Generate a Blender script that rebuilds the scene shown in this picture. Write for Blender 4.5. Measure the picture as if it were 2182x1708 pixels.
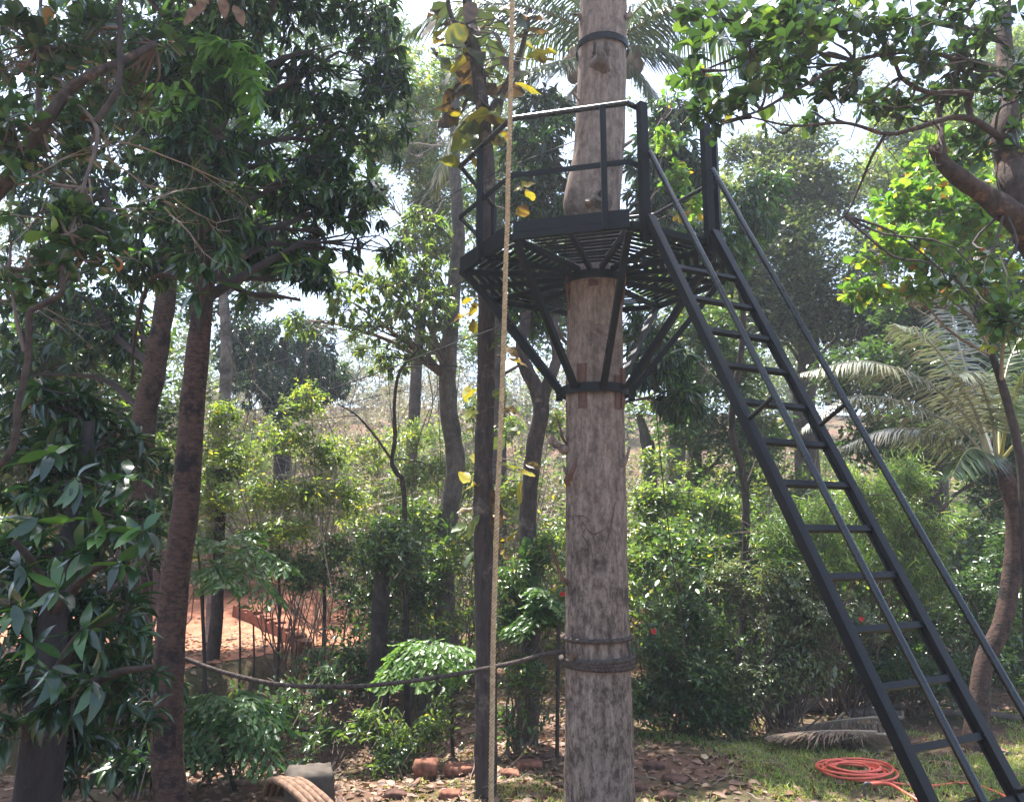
import bpy, math, random
import numpy as np
from mathutils import Vector, Matrix
PI = math.pi
for o in list(bpy.data.objects): bpy.data.objects.remove(o)
S = bpy.context.scene
COL = S.collection

# ---------------------------------------------------------------- camera, sky, sun, exposure
FPX, PITCH, CAMZ, PW, PH = 1661.0, 0.171, 2.4, 2182.0, 1708.0
cd = bpy.data.cameras.new('camera'); cam = bpy.data.objects.new('camera', cd); COL.objects.link(cam)
cd.sensor_fit = 'HORIZONTAL'; cd.sensor_width = 36.0; cd.lens = 36.0 * FPX / PW
cd.clip_start = 0.05; cd.clip_end = 3000
cam.location = (0, 0, CAMZ); cam.rotation_euler = (PI / 2 + PITCH, 0, 0)
S.camera = cam

SUN_EL, SUN_AZ = math.radians(72), math.radians(-24)      # azimuth from +Y (ahead) towards +X
sun_dir = Vector((math.sin(SUN_AZ) * math.cos(SUN_EL), math.cos(SUN_AZ) * math.cos(SUN_EL), math.sin(SUN_EL)))
W = bpy.data.worlds.new('World'); S.world = W; W.use_nodes = True
nt = W.node_tree; nt.nodes.clear()
sky = nt.nodes.new('ShaderNodeTexSky'); sky.sky_type = 'NISHITA'; sky.sun_disc = False
sky.sun_elevation = SUN_EL; sky.sun_rotation = SUN_AZ
sky.air_density = 1.0; sky.dust_density = 2.6; sky.ozone_density = 1.0
bg = nt.nodes.new('ShaderNodeBackground'); bg.inputs['Strength'].default_value = 0.15
wo = nt.nodes.new('ShaderNodeOutputWorld')
nt.links.new(sky.outputs[0], bg.inputs[0]); nt.links.new(bg.outputs[0], wo.inputs[0])
sd = bpy.data.lights.new('sun', 'SUN'); sun = bpy.data.objects.new('sun', sd); COL.objects.link(sun)
sd.energy = 5.0; sd.angle = math.radians(0.53); sd.color = (1.0, 0.955, 0.89)
sun.rotation_euler = (-sun_dir).to_track_quat('-Z', 'Y').to_euler()
S.view_settings.view_transform = 'Standard'; S.view_settings.look = 'None'
S.view_settings.exposure = 1.78; S.view_settings.gamma = 1.0; S.view_settings.use_curve_mapping = False
S.render.engine = 'CYCLES'
cy = S.cycles
cy.use_denoising = True
try: cy.denoiser = 'OPENIMAGEDENOISE'; cy.denoising_prefilter = 'ACCURATE'
except Exception: pass
cy.max_bounces = 7; cy.diffuse_bounces = 3; cy.glossy_bounces = 2; cy.transmission_bounces = 4; cy.transparent_max_bounces = 4
cy.sample_clamp_indirect = 6.0
cy.caustics_reflective = False; cy.caustics_refractive = False

_c, _s = math.cos(PITCH), math.sin(PITCH)
def P(x, y, Y):
    """point of the place at depth Y seen along the direction of photo position (x, y)"""
    u = (x - PW / 2) / FPX; v = -(y - PH / 2) / FPX
    k = Y / (_c - v * _s)
    return np.array((u * k, Y, CAMZ + (_s + v * _c) * k))
def R(px, Y): return px * Y / FPX

# ---------------------------------------------------------------- helpers
def hash3(i, j, k, seed):
    n = (i * 374761393 + j * 668265263 + k * 2147483647 + seed * 1274126177) & 0xffffffff
    n = ((n ^ (n >> 13)) * 1274126177) & 0xffffffff
    n = ((n ^ (n >> 16)) * 2246822519) & 0xffffffff
    return ((n ^ (n >> 15)) & 0xffff) / 65535.0
def vnoise(p, scale=1.0, seed=0):
    p = np.asarray(p, float) * scale
    f = np.floor(p); t = p - f; t = t * t * (3 - 2 * t); i = f.astype(np.int64)
    o = 0
    for a in (0, 1):
        for b in (0, 1):
            for c in (0, 1):
                w = (t[..., 0] if a else 1 - t[..., 0]) * (t[..., 1] if b else 1 - t[..., 1]) * (t[..., 2] if c else 1 - t[..., 2])
                o = o + w * hash3(i[..., 0] + a, i[..., 1] + b, i[..., 2] + c, seed)
    return o
def fbm(p, scale=1.0, seed=0, octv=3):
    o, a, tot = 0, 1.0, 0
    for q in range(octv):
        o = o + a * vnoise(p, scale * 2 ** q, seed + q); tot += a; a *= .5
    return o / tot
def nrm(v):
    return v / np.maximum(np.linalg.norm(v, axis=-1, keepdims=True), 1e-9)

def mesh_from(name, V, F, tone=None, smooth=False):
    """V (n,3); F (m,3) or (m,4) array, or list of such arrays"""
    me = bpy.data.meshes.new(name)
    Fs = [f for f in (F if isinstance(F, list) else [F]) if len(f)]
    V = np.asarray(V, np.float32)
    me.vertices.add(len(V)); me.vertices.foreach_set('co', V.ravel())
    nl = sum(f.size for f in Fs); npol = sum(len(f) for f in Fs)
    me.loops.add(nl); me.loops.foreach_set('vertex_index', np.concatenate([np.asarray(f, np.int32).ravel() for f in Fs]))
    tot = np.concatenate([np.full(len(f), f.shape[1], np.int32) for f in Fs])
    me.polygons.add(npol)
    me.polygons.foreach_set('loop_start', np.concatenate([[0], np.cumsum(tot)[:-1]]).astype(np.int32))
    me.polygons.foreach_set('loop_total', tot)
    me.polygons.foreach_set('use_smooth', np.full(npol, bool(smooth)))
    if tone is not None:
        a = me.attributes.new('tone', 'FLOAT', 'POINT'); a.data.foreach_set('value', np.asarray(tone, np.float32))
    me.update(calc_edges=True); me.validate()
    return me

class MB:
    def __init__(s): s.V = []; s.Q = []; s.T = []; s.n = 0; s.tone = []
    def add(s, V, F, tone=None):
        V = np.asarray(V, float); F = np.asarray(F, int)
        if not len(V) or not len(F): return s
        (s.Q if F.shape[1] == 4 else s.T).append(F + s.n)
        s.V.append(V); s.n += len(V); s.tone.append(np.full(len(V), .5) if tone is None else np.asarray(tone, float))
        return s
    def tube(s, pts, rad, seg=8, caps=True, noise=0, seed=0, rot=0):
        pts = np.asarray(pts, float); n = len(pts)
        rad = np.broadcast_to(np.asarray(rad, float), (n,))
        tg = nrm(np.gradient(pts, axis=0)); up = np.array((0, 0, 1.)) if abs(tg[0][2]) < .9 else np.array((1., 0, 0))
        u = nrm(np.cross(tg[0], up)); U = []
        for i in range(n):
            u = u - tg[i] * (u @ tg[i]); u = u / np.linalg.norm(u); U.append(u)
        U = np.array(U); Vv = np.cross(tg, U)
        a = np.linspace(0, 2 * PI, seg, endpoint=False) + rot
        ring = U[:, None, :] * np.cos(a)[None, :, None] + Vv[:, None, :] * np.sin(a)[None, :, None]
        rr = rad[:, None] * np.ones(seg)[None, :]
        if noise:
            rr = rr * (1 + noise * (vnoise(pts[:, None, :] + ring * rad[:, None, None] * 1.2, 1 / max(rad.max(), .01) * .8, seed) - .5) * 2)
        V = (pts[:, None, :] + ring * rr[..., None]).reshape(-1, 3)
        i = np.arange(n - 1)[:, None] * seg; j = np.arange(seg)[None, :]; j2 = (j + 1) % seg
        F = np.stack([i + j, i + j2, i + seg + j2, i + seg + j], -1).reshape(-1, 4)
        s.add(V, F)
        if caps:
            for e, fl in ((0, -1), (n - 1, 1)):
                c = np.vstack([V[e * seg:(e + 1) * seg], pts[e][None]])
                k = np.arange(seg); k2 = (k + 1) % seg
                T = np.stack([k, k2, np.full(seg, seg)], -1)
                s.add(c, T if fl > 0 else T[:, ::-1])
        return s
    def box(s, c, sx, sy, sz, ax=None):
        """box with half sizes along axes ax (3x3 rows)"""
        ax = np.eye(3) if ax is None else np.asarray(ax, float)
        g = np.array([(x, y, z) for x in (-1, 1) for y in (-1, 1) for z in (-1, 1)], float) * (sx, sy, sz)
        V = np.asarray(c) + g @ ax
        s.add(V, [(0, 1, 3, 2), (4, 6, 7, 5), (0, 4, 5, 1), (2, 3, 7, 6), (0, 2, 6, 4), (1, 5, 7, 3)])
        return s
    def bar(s, a, b, w, h, up=(0, 0, 1)):
        a = np.asarray(a, float); b = np.asarray(b, float); d = b - a; L = np.linalg.norm(d); d = d / L
        sd_ = np.cross(d, up); sd_ = sd_ / np.linalg.norm(sd_); uu = np.cross(sd_, d)
        return s.box((a + b) / 2, L / 2, w / 2, h / 2, (d, sd_, uu))
    def prism(s, prof, a, b, up=(0, 0, 1)):
        """profile (list of (side, up)) swept from a to b"""
        a = np.asarray(a, float); b = np.asarray(b, float); d = nrm(b - a)
        sd_ = nrm(np.cross(d, up)); uu = np.cross(sd_, d); n = len(prof)
        r = np.array([sd_ * x + uu * y for x, y in prof])
        V = np.vstack([a + r, b + r]); k = np.arange(n); k2 = (k + 1) % n
        s.add(V, np.stack([k, k2, k2 + n, k + n], -1))
        return s
    def mesh(s, name, smooth=False):
        F = []
        if s.Q: F.append(np.vstack(s.Q))
        if s.T: F.append(np.vstack(s.T))
        return mesh_from(name, np.vstack(s.V), F, np.concatenate(s.tone), smooth)
    def build(s, name, mat, parent=None, smooth=False, kind=None):
        return link(name, s.mesh(name, smooth), mat, parent, kind)

def link(name, me, mat, parent=None, kind=None):
    o = bpy.data.objects.new(name, me); COL.objects.link(o)
    if mat and not me.materials: me.materials.append(mat)
    if parent is not None:
        off = Vector((0, 0, 0)); q = parent
        while q is not None: off += q.location; q = q.parent
        if not me.get('moved'):
            me.transform(Matrix.Translation(-off)); me['moved'] = 1
        o.parent = parent
    if kind: o['kind'] = kind
    return o
def thing(name, label, cat, loc=(0, 0, 0), group=None, kind=None):
    o = bpy.data.objects.new(name, None); COL.objects.link(o); o.location = [float(v) for v in loc]
    o.empty_display_size = .2
    return tag(o, label, cat, group, kind)
def tag(o, label, cat=None, group=None, kind=None):
    o['label'] = label
    if cat: o['category'] = cat
    if group: o['group'] = group
    if kind: o['kind'] = kind
    return o
def solo(name, mb, mat, label, cat, loc, group=None, kind=None, smooth=False):
    """a thing of one mesh, its origin at loc"""
    me = mb.mesh(name, smooth); me.transform(Matrix.Translation(-Vector([float(v) for v in loc])))
    me.materials.append(mat)
    o = bpy.data.objects.new(name, me); COL.objects.link(o); o.location = [float(v) for v in loc]
    return tag(o, label, cat, group, kind)
def curve(pts, n, jitter=0, rng=None):
    """Catmull-Rom through pts"""
    p = np.asarray(pts, float)
    if len(p) == 2: q = p[0] + (p[1] - p[0]) * np.linspace(0, 1, n)[:, None]
    else:
        e = np.vstack([2 * p[0] - p[1], p, 2 * p[-1] - p[-2]])
        t = np.linspace(0, len(p) - 1 - 1e-6, n); i = t.astype(int); t = (t - i)[:, None]
        a, b, c, d = e[i], e[i + 1], e[i + 2], e[i + 3]
        q = .5 * (2 * b + (c - a) * t + (2 * a - 5 * b + 4 * c - d) * t ** 2 + (3 * b - a - 3 * c + d) * t ** 3)
    if jitter and rng is not None:
        w = rng.normal(0, jitter, q.shape); w[0] = 0
        q = q + w
    return q

# ---------------------------------------------------------------- materials
def newmat(name):
    m = bpy.data.materials.new(name); m.use_nodes = True
    n = m.node_tree.nodes; l = m.node_tree.links
    b = n['Principled BSDF']
    return m, n, l, b
def ramp(n, stops):
    r = n.new('ShaderNodeValToRGB'); e = r.color_ramp.elements
    while len(e) < len(stops): e.new(.5)
    for q, (p, c) in zip(e, stops): q.position = p; q.color = (*c, 1)
    return r
def leaf_mat(name, stops, rough=.38, trans=.4, tcol=(1.8, 1.85, .75), spec=.5):
    m, n, l, b = newmat(name)
    at = n.new('ShaderNodeAttribute'); at.attribute_name = 'tone'
    r = ramp(n, stops); l.new(at.outputs['Fac'], r.inputs[0])
    tc = n.new('ShaderNodeTexCoord'); nz = n.new('ShaderNodeTexNoise'); nz.inputs['Scale'].default_value = 9
    l.new(tc.outputs['Object'], nz.inputs['Vector'])
    mx = n.new('ShaderNodeMix'); mx.data_type = 'RGBA'; mx.blend_type = 'MULTIPLY'; mx.inputs[0].default_value = .35
    l.new(r.outputs[0], mx.inputs[6]); l.new(nz.outputs['Color'], mx.inputs[7])
    g = n.new('ShaderNodeMix'); g.data_type = 'RGBA'; g.blend_type = 'MULTIPLY'; g.inputs[0].default_value = 1
    l.new(mx.outputs[2], g.inputs[6]); g.inputs[7].default_value = (1.25, 1.25, 1.25, 1)
    l.new(g.outputs[2], b.inputs['Base Color'])
    b.inputs['Roughness'].default_value = rough; b.inputs['Specular IOR Level'].default_value = spec
    if trans:
        t = n.new('ShaderNodeBsdfTranslucent')
        g2 = n.new('ShaderNodeMix'); g2.data_type = 'RGBA'; g2.blend_type = 'MULTIPLY'; g2.inputs[0].default_value = 1
        l.new(g.outputs[2], g2.inputs[6]); g2.inputs[7].default_value = (*tcol, 1); l.new(g2.outputs[2], t.inputs['Color'])
        ms = n.new('ShaderNodeMixShader'); ms.inputs[0].default_value = trans
        out = n['Material Output']
        l.new(b.outputs[0], ms.inputs[1]); l.new(t.outputs[0], ms.inputs[2]); l.new(ms.outputs[0], out.inputs[0])
    return m
def bark_mat(name, c1, c2, c3, scale=6, stretch=.16, bump=.5, rough=.9, patch=1.3, thr=(.42, .62)):
    m, n, l, b = newmat(name)
    tc = n.new('ShaderNodeTexCoord'); mp = n.new('ShaderNodeMapping'); mp.inputs['Scale'].default_value = (1, 1, stretch)
    l.new(tc.outputs['Object'], mp.inputs[0])
    n1 = n.new('ShaderNodeTexNoise'); n1.inputs['Scale'].default_value = scale * 3; n1.inputs['Detail'].default_value = 8; n1.inputs['Roughness'].default_value = .7
    l.new(mp.outputs[0], n1.inputs['Vector'])
    r1 = ramp(n, [(.3, c1), (.62, c2)]); l.new(n1.outputs['Fac'], r1.inputs[0])
    n2 = n.new('ShaderNodeTexNoise'); n2.inputs['Scale'].default_value = patch; n2.inputs['Detail'].default_value = 9; n2.inputs['Roughness'].default_value = .72
    l.new(tc.outputs['Object'], n2.inputs['Vector'])
    r2 = ramp(n, [(thr[0], (0, 0, 0)), (thr[1], (1, 1, 1))]); l.new(n2.outputs['Fac'], r2.inputs[0])
    mx = n.new('ShaderNodeMix'); mx.data_type = 'RGBA'; l.new(r2.outputs[0], mx.inputs[0]); l.new(r1.outputs[0], mx.inputs[6]); mx.inputs[7].default_value = (*c3, 1)
    l.new(mx.outputs[2], b.inputs['Base Color']); b.inputs['Roughness'].default_value = rough
    b.inputs['Specular IOR Level'].default_value = .25
    bp = n.new('ShaderNodeBump'); bp.inputs['Strength'].default_value = bump; bp.inputs['Distance'].default_value = .02
    l.new(n1.outputs['Fac'], bp.inputs['Height']); l.new(bp.outputs[0], b.inputs['Normal'])
    return m
def plain(name, c, rough=.6, var=.3, scale=8, metal=0, bump=0, spec=.5):
    m, n, l, b = newmat(name)
    tc = n.new('ShaderNodeTexCoord'); nz = n.new('ShaderNodeTexNoise'); nz.inputs['Scale'].default_value = scale; nz.inputs['Detail'].default_value = 6
    l.new(tc.outputs['Object'], nz.inputs['Vector'])
    r = ramp(n, [(.3, tuple(v * (1 - var) for v in c)), (.7, tuple(v * (1 + var) for v in c))]); l.new(nz.outputs['Fac'], r.inputs[0])
    l.new(r.outputs[0], b.inputs['Base Color'])
    b.inputs['Roughness'].default_value = rough; b.inputs['Metallic'].default_value = metal; b.inputs['Specular IOR Level'].default_value = spec
    if bump:
        bp = n.new('ShaderNodeBump'); bp.inputs['Strength'].default_value = bump; bp.inputs['Distance'].default_value = .01
        l.new(nz.outputs['Fac'], bp.inputs['Height']); l.new(bp.outputs[0], b.inputs['Normal'])
    return m

def metal_mat(name, c, rough):
    m, n, l, b = newmat(name)
    tc = n.new('ShaderNodeTexCoord'); a = n.new('ShaderNodeTexNoise'); a.inputs['Scale'].default_value = 7; a.inputs['Detail'].default_value = 9; a.inputs['Roughness'].default_value = .75
    f = n.new('ShaderNodeTexNoise'); f.inputs['Scale'].default_value = 45; f.inputs['Detail'].default_value = 5
    l.new(tc.outputs['Object'], a.inputs['Vector']); l.new(tc.outputs['Object'], f.inputs['Vector'])
    r = ramp(n, [(.35, c), (.6, tuple(v * 1.8 for v in c)), (.7, (.014, .012, .011)), (.82, (.035, .025, .02))]); l.new(a.outputs['Fac'], r.inputs[0]); l.new(r.outputs[0], b.inputs['Base Color'])
    mr = n.new('ShaderNodeMapRange'); mr.inputs[3].default_value = rough * .75; mr.inputs[4].default_value = rough * 1.6; l.new(a.outputs['Fac'], mr.inputs[0]); l.new(mr.outputs[0], b.inputs['Roughness'])
    b.inputs['Specular IOR Level'].default_value = .17 if rough > .3 else .5
    bp = n.new('ShaderNodeBump'); bp.inputs['Strength'].default_value = .12; bp.inputs['Distance'].default_value = .004; l.new(f.outputs['Fac'], bp.inputs['Height']); l.new(bp.outputs[0], b.inputs['Normal'])
    return m
M = {}
YEL, BRN, ORG = (.42, .33, .03), (.13, .06, .03), (.34, .11, .025)
M['mango'] = leaf_mat('mango_leaf', [(0, (.012, .03, .014)), (.5, (.026, .062, .025)), (.8, (.055, .125, .035)), (.93, (.11, .22, .05)), (1, (.2, .3, .06))], .25, .3, spec=.7)
M['mango_young'] = leaf_mat('young_mango_leaf', [(0, (.06, .14, .035)), (.6, (.12, .24, .06)), (1, (.2, .32, .08))], .35, .45)
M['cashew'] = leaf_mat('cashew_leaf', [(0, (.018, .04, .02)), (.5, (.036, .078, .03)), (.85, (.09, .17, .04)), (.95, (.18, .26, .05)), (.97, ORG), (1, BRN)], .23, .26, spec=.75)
M['cashew_sunlit'] = leaf_mat('sun_tinted_cashew_leaf', [(0, (.04, .1, .03)), (.5, (.1, .2, .035)), (.85, (.2, .3, .05)), (.94, (.3, .32, .05)), (.965, ORG), (1, YEL)], .32, .45)  # cashew leaf again, sunlit yellow-green put into its colour
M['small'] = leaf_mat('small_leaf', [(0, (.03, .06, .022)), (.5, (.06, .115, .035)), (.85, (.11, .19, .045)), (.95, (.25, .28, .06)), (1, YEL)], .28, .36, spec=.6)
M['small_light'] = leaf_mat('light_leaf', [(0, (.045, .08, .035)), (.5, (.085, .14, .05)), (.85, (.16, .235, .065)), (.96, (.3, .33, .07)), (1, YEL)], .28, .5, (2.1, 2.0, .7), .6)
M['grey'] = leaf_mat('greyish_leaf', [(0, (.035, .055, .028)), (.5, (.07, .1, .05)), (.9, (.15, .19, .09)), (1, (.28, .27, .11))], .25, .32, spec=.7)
M['dry'] = leaf_mat('dry_scrub_leaf', [(0, (.13, .1, .075)), (.35, (.23, .185, .14)), (.6, (.17, .17, .1)), (.85, (.2, .22, .1)), (1, (.36, .31, .16))], .55, .3, (1.3, 1.3, .9))
M['bamboo'] = leaf_mat('bamboo_leaf', [(0, (.05, .1, .03)), (.5, (.11, .19, .05)), (.85, (.2, .3, .08)), (1, (.42, .38, .14))], .4, .45)
M['palm'] = leaf_mat('palm_leaf', [(0, (.02, .045, .02)), (.5, (.045, .08, .028)), (.85, (.13, .16, .045)), (1, (.3, .26, .07))], .28, .2)
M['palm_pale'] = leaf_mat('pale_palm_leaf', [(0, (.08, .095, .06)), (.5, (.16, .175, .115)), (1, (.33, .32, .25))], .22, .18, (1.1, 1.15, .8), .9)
M['fish'] = leaf_mat('fishtail_leaf', [(0, (.03, .07, .025)), (.5, (.06, .13, .04)), (1, (.15, .25, .07))], .33, .42)
M['teak_leaf'] = leaf_mat('teak_leaf', [(0, (.05, .07, .04)), (.35, (.08, .12, .05)), (.55, (.16, .2, .04)), (.7, (.42, .36, .03)), (.85, (.13, .07, .035)), (1, (.05, .036, .034))], .42, .3, (1.3, 1.25, .6))
M['litter'] = leaf_mat('fallen_leaf', [(0, (.06, .035, .025)), (.5, (.17, .09, .055)), (.85, (.3, .19, .12)), (1, (.42, .33, .2))], .6, .1)
M['grass'] = leaf_mat('grass_blade', [(0, (.07, .12, .03)), (.6, (.18, .26, .07)), (1, (.4, .38, .16))], .5, .4)
M['dead_frond'] = leaf_mat('dead_palm_leaf', [(0, (.09, .06, .045)), (.5, (.19, .13, .095)), (1, (.36, .28, .2))], .6, .15)
M['flower'] = leaf_mat('hibiscus_petal', [(0, (.55, .01, .015)), (1, (.7, .03, .03))], .5, .3, (1.2, .6, .6))
M['bark_main'] = bark_mat('main_trunk_bark', (.085, .055, .045), (.29, .205, .17), (.05, .038, .034), 7, .1, 1.0, .92, 4.2, (.5, .66))
def main_bark():
    m = bark_mat('main_trunk_bark', (.165, .122, .1), (.32, .245, .2), (.075, .055, .046), 6, .11, .65, .92, 3.0, (.52, .66))
    n, l = m.node_tree.nodes, m.node_tree.links; b = n['Principled BSDF']; src = b.inputs['Base Color'].links[0].from_socket
    tc = n.new('ShaderNodeTexCoord'); mp = n.new('ShaderNodeMapping'); mp.inputs['Scale'].default_value = (1, 1, .45); l.new(tc.outputs['Object'], mp.inputs[0])
    f = n.new('ShaderNodeTexNoise'); f.inputs['Scale'].default_value = 22; f.inputs['Detail'].default_value = 10; f.inputs['Roughness'].default_value = .8; l.new(mp.outputs[0], f.inputs['Vector'])
    r = ramp(n, [(.42, (.24, .21, .195)), (.56, (1, 1, 1)), (.72, (1.25, 1.22, 1.2))]); l.new(f.outputs['Fac'], r.inputs[0])
    sx = n.new('ShaderNodeSeparateXYZ'); l.new(tc.outputs['Object'], sx.inputs[0])
    mr = n.new('ShaderNodeMapRange'); mr.inputs[1].default_value = 0; mr.inputs[2].default_value = 4.2; mr.inputs[3].default_value = 1.0; mr.inputs[4].default_value = .5; l.new(sx.outputs[2], mr.inputs[0])
    mx = n.new('ShaderNodeMix'); mx.data_type = 'RGBA'; mx.blend_type = 'MULTIPLY'; l.new(mr.outputs[0], mx.inputs[0]); l.new(src, mx.inputs[6]); l.new(r.outputs[0], mx.inputs[7]); l.new(mx.outputs[2], b.inputs['Base Color'])
    return m
M['bark_main'] = main_bark()
M['bark_red'] = bark_mat('reddish_bark', (.022, .015, .013), (.115, .066, .05), (.02, .015, .014), 6, 2.4, 1.0, .9, 5, (.5, .6))
M['bark_black'] = bark_mat('black_bark', (.012, .01, .011), (.035, .027, .026), (.13, .095, .08), 9, .25, .5, .85, 5, (.6, .68))  # near-black bark with paler patches
M['bark_teak'] = bark_mat('teak_bark', (.022, .017, .017), (.075, .056, .05), (.17, .135, .11), 9, .2, .8, .85, 6, (.54, .66))
M['bark_grey'] = bark_mat('grey_bark', (.07, .055, .048), (.17, .135, .115), (.05, .04, .035), 8, .3, .5, .9, 2)
M['bark_pale'] = bark_mat('pale_bark', (.16, .13, .11), (.34, .29, .25), (.1, .08, .07), 8, .4, .4, .9, 3)
M['bark_dark'] = bark_mat('dark_bark', (.03, .024, .022), (.085, .06, .05), (.02, .016, .015), 8, .4, .5, .9, 2)
M['bark_cashew'] = bark_mat('cashew_bark', (.022, .016, .014), (.085, .058, .046), (.2, .115, .08), 7, .6, 1.0, .9, 5, (.57, .66))
M['twig'] = plain('twig_bark', (.11, .075, .058), .85, .5, 5)
M['twig_pale'] = plain('dry_twig', (.24, .19, .15), .8, .4, 5)
M['twig_dark'] = plain('dark_twig', (.04, .028, .024), .85, .4, 5)
M['metal'] = metal_mat('black_painted_steel', (.003, .0034, .0046), .4)
M['metal_gloss'] = metal_mat('glossy_black_tube', (.0035, .004, .0052), .24)
M['wedge'] = bark_mat('wedge_wood', (.1, .05, .04), (.2, .105, .08), (.07, .04, .033), 6, .2, .4, .9, 4)
M['rope'] = plain('jute_rope', (.44, .32, .185), .85, .3, 40, 0, .5, .2)
M['rope_dark'] = plain('weathered_rope', (.075, .058, .05), .9, .5, 30, 0, .5, .2)
M['rope_brown'] = plain('brown_old_rope', (.2, .125, .085), .9, .45, 25, 0, .5, .2)
M['cable'] = plain('steel_cable', (.03, .03, .032), .5, .2, 10)
M['rock'] = plain('laterite', (.19, .085, .055), .95, .6, 14, 0, 1.0, .2)
M['rock_dark'] = plain('dark_laterite', (.1, .055, .042), .95, .6, 14, 0, 1.0, .2)
M['concrete'] = plain('weathered_concrete', (.09, .075, .062), .9, .3, 10, 0, .5, .2)
M['hose'] = plain('orange_hose', (.7, .13, .08), .4, .12, 6)
M['pvc'] = plain('dark_pipe', (.05, .05, .055), .5, .3, 10)
M['coconut'] = plain('coconut_husk', (.2, .13, .08), .6, .4, 6)
M['log'] = bark_mat('log_bark', (.06, .045, .038), (.15, .115, .095), (.25, .2, .17), 6, 1.0, .6, .9, 3)
M['log_end'] = plain('cut_wood', (.42, .34, .27), .8, .25, 18)
M['thatch'] = plain('dark_thatch', (.075, .055, .055), .9, .5, 25)
M['earth_wall'] = plain('mud_wall', (.2, .085, .055), .95, .35, 6, 0, .6, .2)
def ground_mat():
    m, n, l, b = newmat('forest_floor')
    tc = n.new('ShaderNodeTexCoord')
    a = n.new('ShaderNodeTexNoise'); a.inputs['Scale'].default_value = .55; a.inputs['Detail'].default_value = 6
    c = n.new('ShaderNodeTexNoise'); c.inputs['Scale'].default_value = 14; c.inputs['Detail'].default_value = 9; c.inputs['Roughness'].default_value = .75
    l.new(tc.outputs['Object'], a.inputs['Vector']); l.new(tc.outputs['Object'], c.inputs['Vector'])
    r1 = ramp(n, [(.3, (.07, .045, .032)), (.5, (.15, .085, .058)), (.7, (.24, .15, .1))]); l.new(c.outputs['Fac'], r1.inputs[0])
    r2 = ramp(n, [(.3, (.05, .06, .025)), (.7, (.12, .11, .05))]); l.new(c.outputs['Fac'], r2.inputs[0])
    r3 = ramp(n, [(.45, (0, 0, 0)), (.62, (1, 1, 1))]); l.new(a.outputs['Fac'], r3.inputs[0])
    mx = n.new('ShaderNodeMix'); mx.data_type = 'RGBA'; l.new(r3.outputs[0], mx.inputs[0]); l.new(r1.outputs[0], mx.inputs[6]); l.new(r2.outputs[0], mx.inputs[7])
    l.new(mx.outputs[2], b.inputs['Base Color']); b.inputs['Roughness'].default_value = .95; b.inputs['Specular IOR Level'].default_value = .2
    bp = n.new('ShaderNodeBump'); bp.inputs['Strength'].default_value = .8; bp.inputs['Distance'].default_value = .05
    l.new(c.outputs['Fac'], bp.inputs['Height']); l.new(bp.outputs[0], b.inputs['Normal'])
    return m
M['ground'] = ground_mat()
M['path'] = plain('red_laterite_soil', (.34, .145, .085), .95, .35, 4, 0, .7, .2)

# ---------------------------------------------------------------- terrain
def sstep(a, b, x):
    t = np.clip((x - a) / (b - a), 0, 1); return t * t * (3 - 2 * t)
EA, EB = np.array((-7.0, 8.3)), np.array((-3.2, 13.3))      # foot of the terrace bank
EN = np.array((-(EB - EA)[1], (EB - EA)[0])); EN = EN / np.linalg.norm(EN)
def gz(x, y):
    x = np.asarray(x, float); y = np.asarray(y, float)
    p = np.stack([x, y, np.zeros_like(x)], -1)
    z = 7.2 * sstep(15, 60, y) + .1 * np.maximum(y - 16, 0)
    z = z + (fbm(p, .35, 5) - .5) * .35 * sstep(5, 12, y) + (fbm(p, 1.6, 9) - .5) * .10
    sdst = (x - EA[0]) * EN[0] + (y - EA[1]) * EN[1]         # >0 on the terrace
    left = sstep(-1.2, -2.6, x)
    gul = np.exp(-((y - 10.4) / 1.5) ** 2) * sstep(-.2, -1.6, x) * -.55
    z = z + gul * (1 - sstep(-.4, .3, sdst))
    z = z + left * sstep(-.25, .25, sdst) * .45
    return z
def g1(x, y): return float(gz(np.array([x]), np.array([y]))[0])
def ongr(px, Y, dz=0):
    """ground point below photo column px at depth Y"""
    x = (px - PW / 2) / FPX
    k = 1.0
    for _ in range(6):
        z = g1(x * k * Y, Y); dep = Y * _c + (z - CAMZ) * _s; k = dep / Y
    return np.array((x * dep, Y, g1(x * dep, Y) + dz))
def grid(xs, ys, zf):
    X, Y = np.meshgrid(xs, ys); Z = zf(X, Y)
    V = np.stack([X, Y, Z], -1).reshape(-1, 3); nx, ny = len(xs), len(ys)
    i = np.arange(ny - 1)[:, None] * nx; j = np.arange(nx - 1)[None]
    return V, np.stack([i + j, i + j + 1, i + nx + j + 1, i + nx + j], -1).reshape(-1, 4)
xs = np.concatenate([[-900, -300, -120, -60], np.arange(-30, -14, 1), np.arange(-14, 14.01, .2), np.arange(15, 31, 1), [60, 120, 300, 900]])
ys = np.concatenate([[-300, -80, -20], np.arange(-4, 20, .2), np.arange(20, 24, .5), np.arange(24, 70, .8), [100, 200, 500, 1500]])
V, F = grid(xs, ys, gz)
tag(link('ground', mesh_from('ground', V, F, None, True), M['ground']), 'brown forest floor rising into a wooded slope', kind='structure')
V, F = grid(np.arange(-13, -2.2, .2), np.arange(9, 25, .2), lambda x, y: gz(x, y) + .015)
cen = V[F].mean(1); sdv = (cen[:, 0] - EA[0]) * EN[0] + (cen[:, 1] - EA[1]) * EN[1]
F = F[(sdv > .45 + .25 * (vnoise(cen, 1.5, 3) - .5)) & (cen[:, 1] < 23 + cen[:, 0] * .3) & (cen[:, 0] < -2.7 - .35 * np.maximum(cen[:, 1] - 16, 0))]
tag(link('red_earth_path', mesh_from('red_earth_path', V, F, None, True), M['path']), 'bare red laterite path on the terrace', kind='structure')

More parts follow.
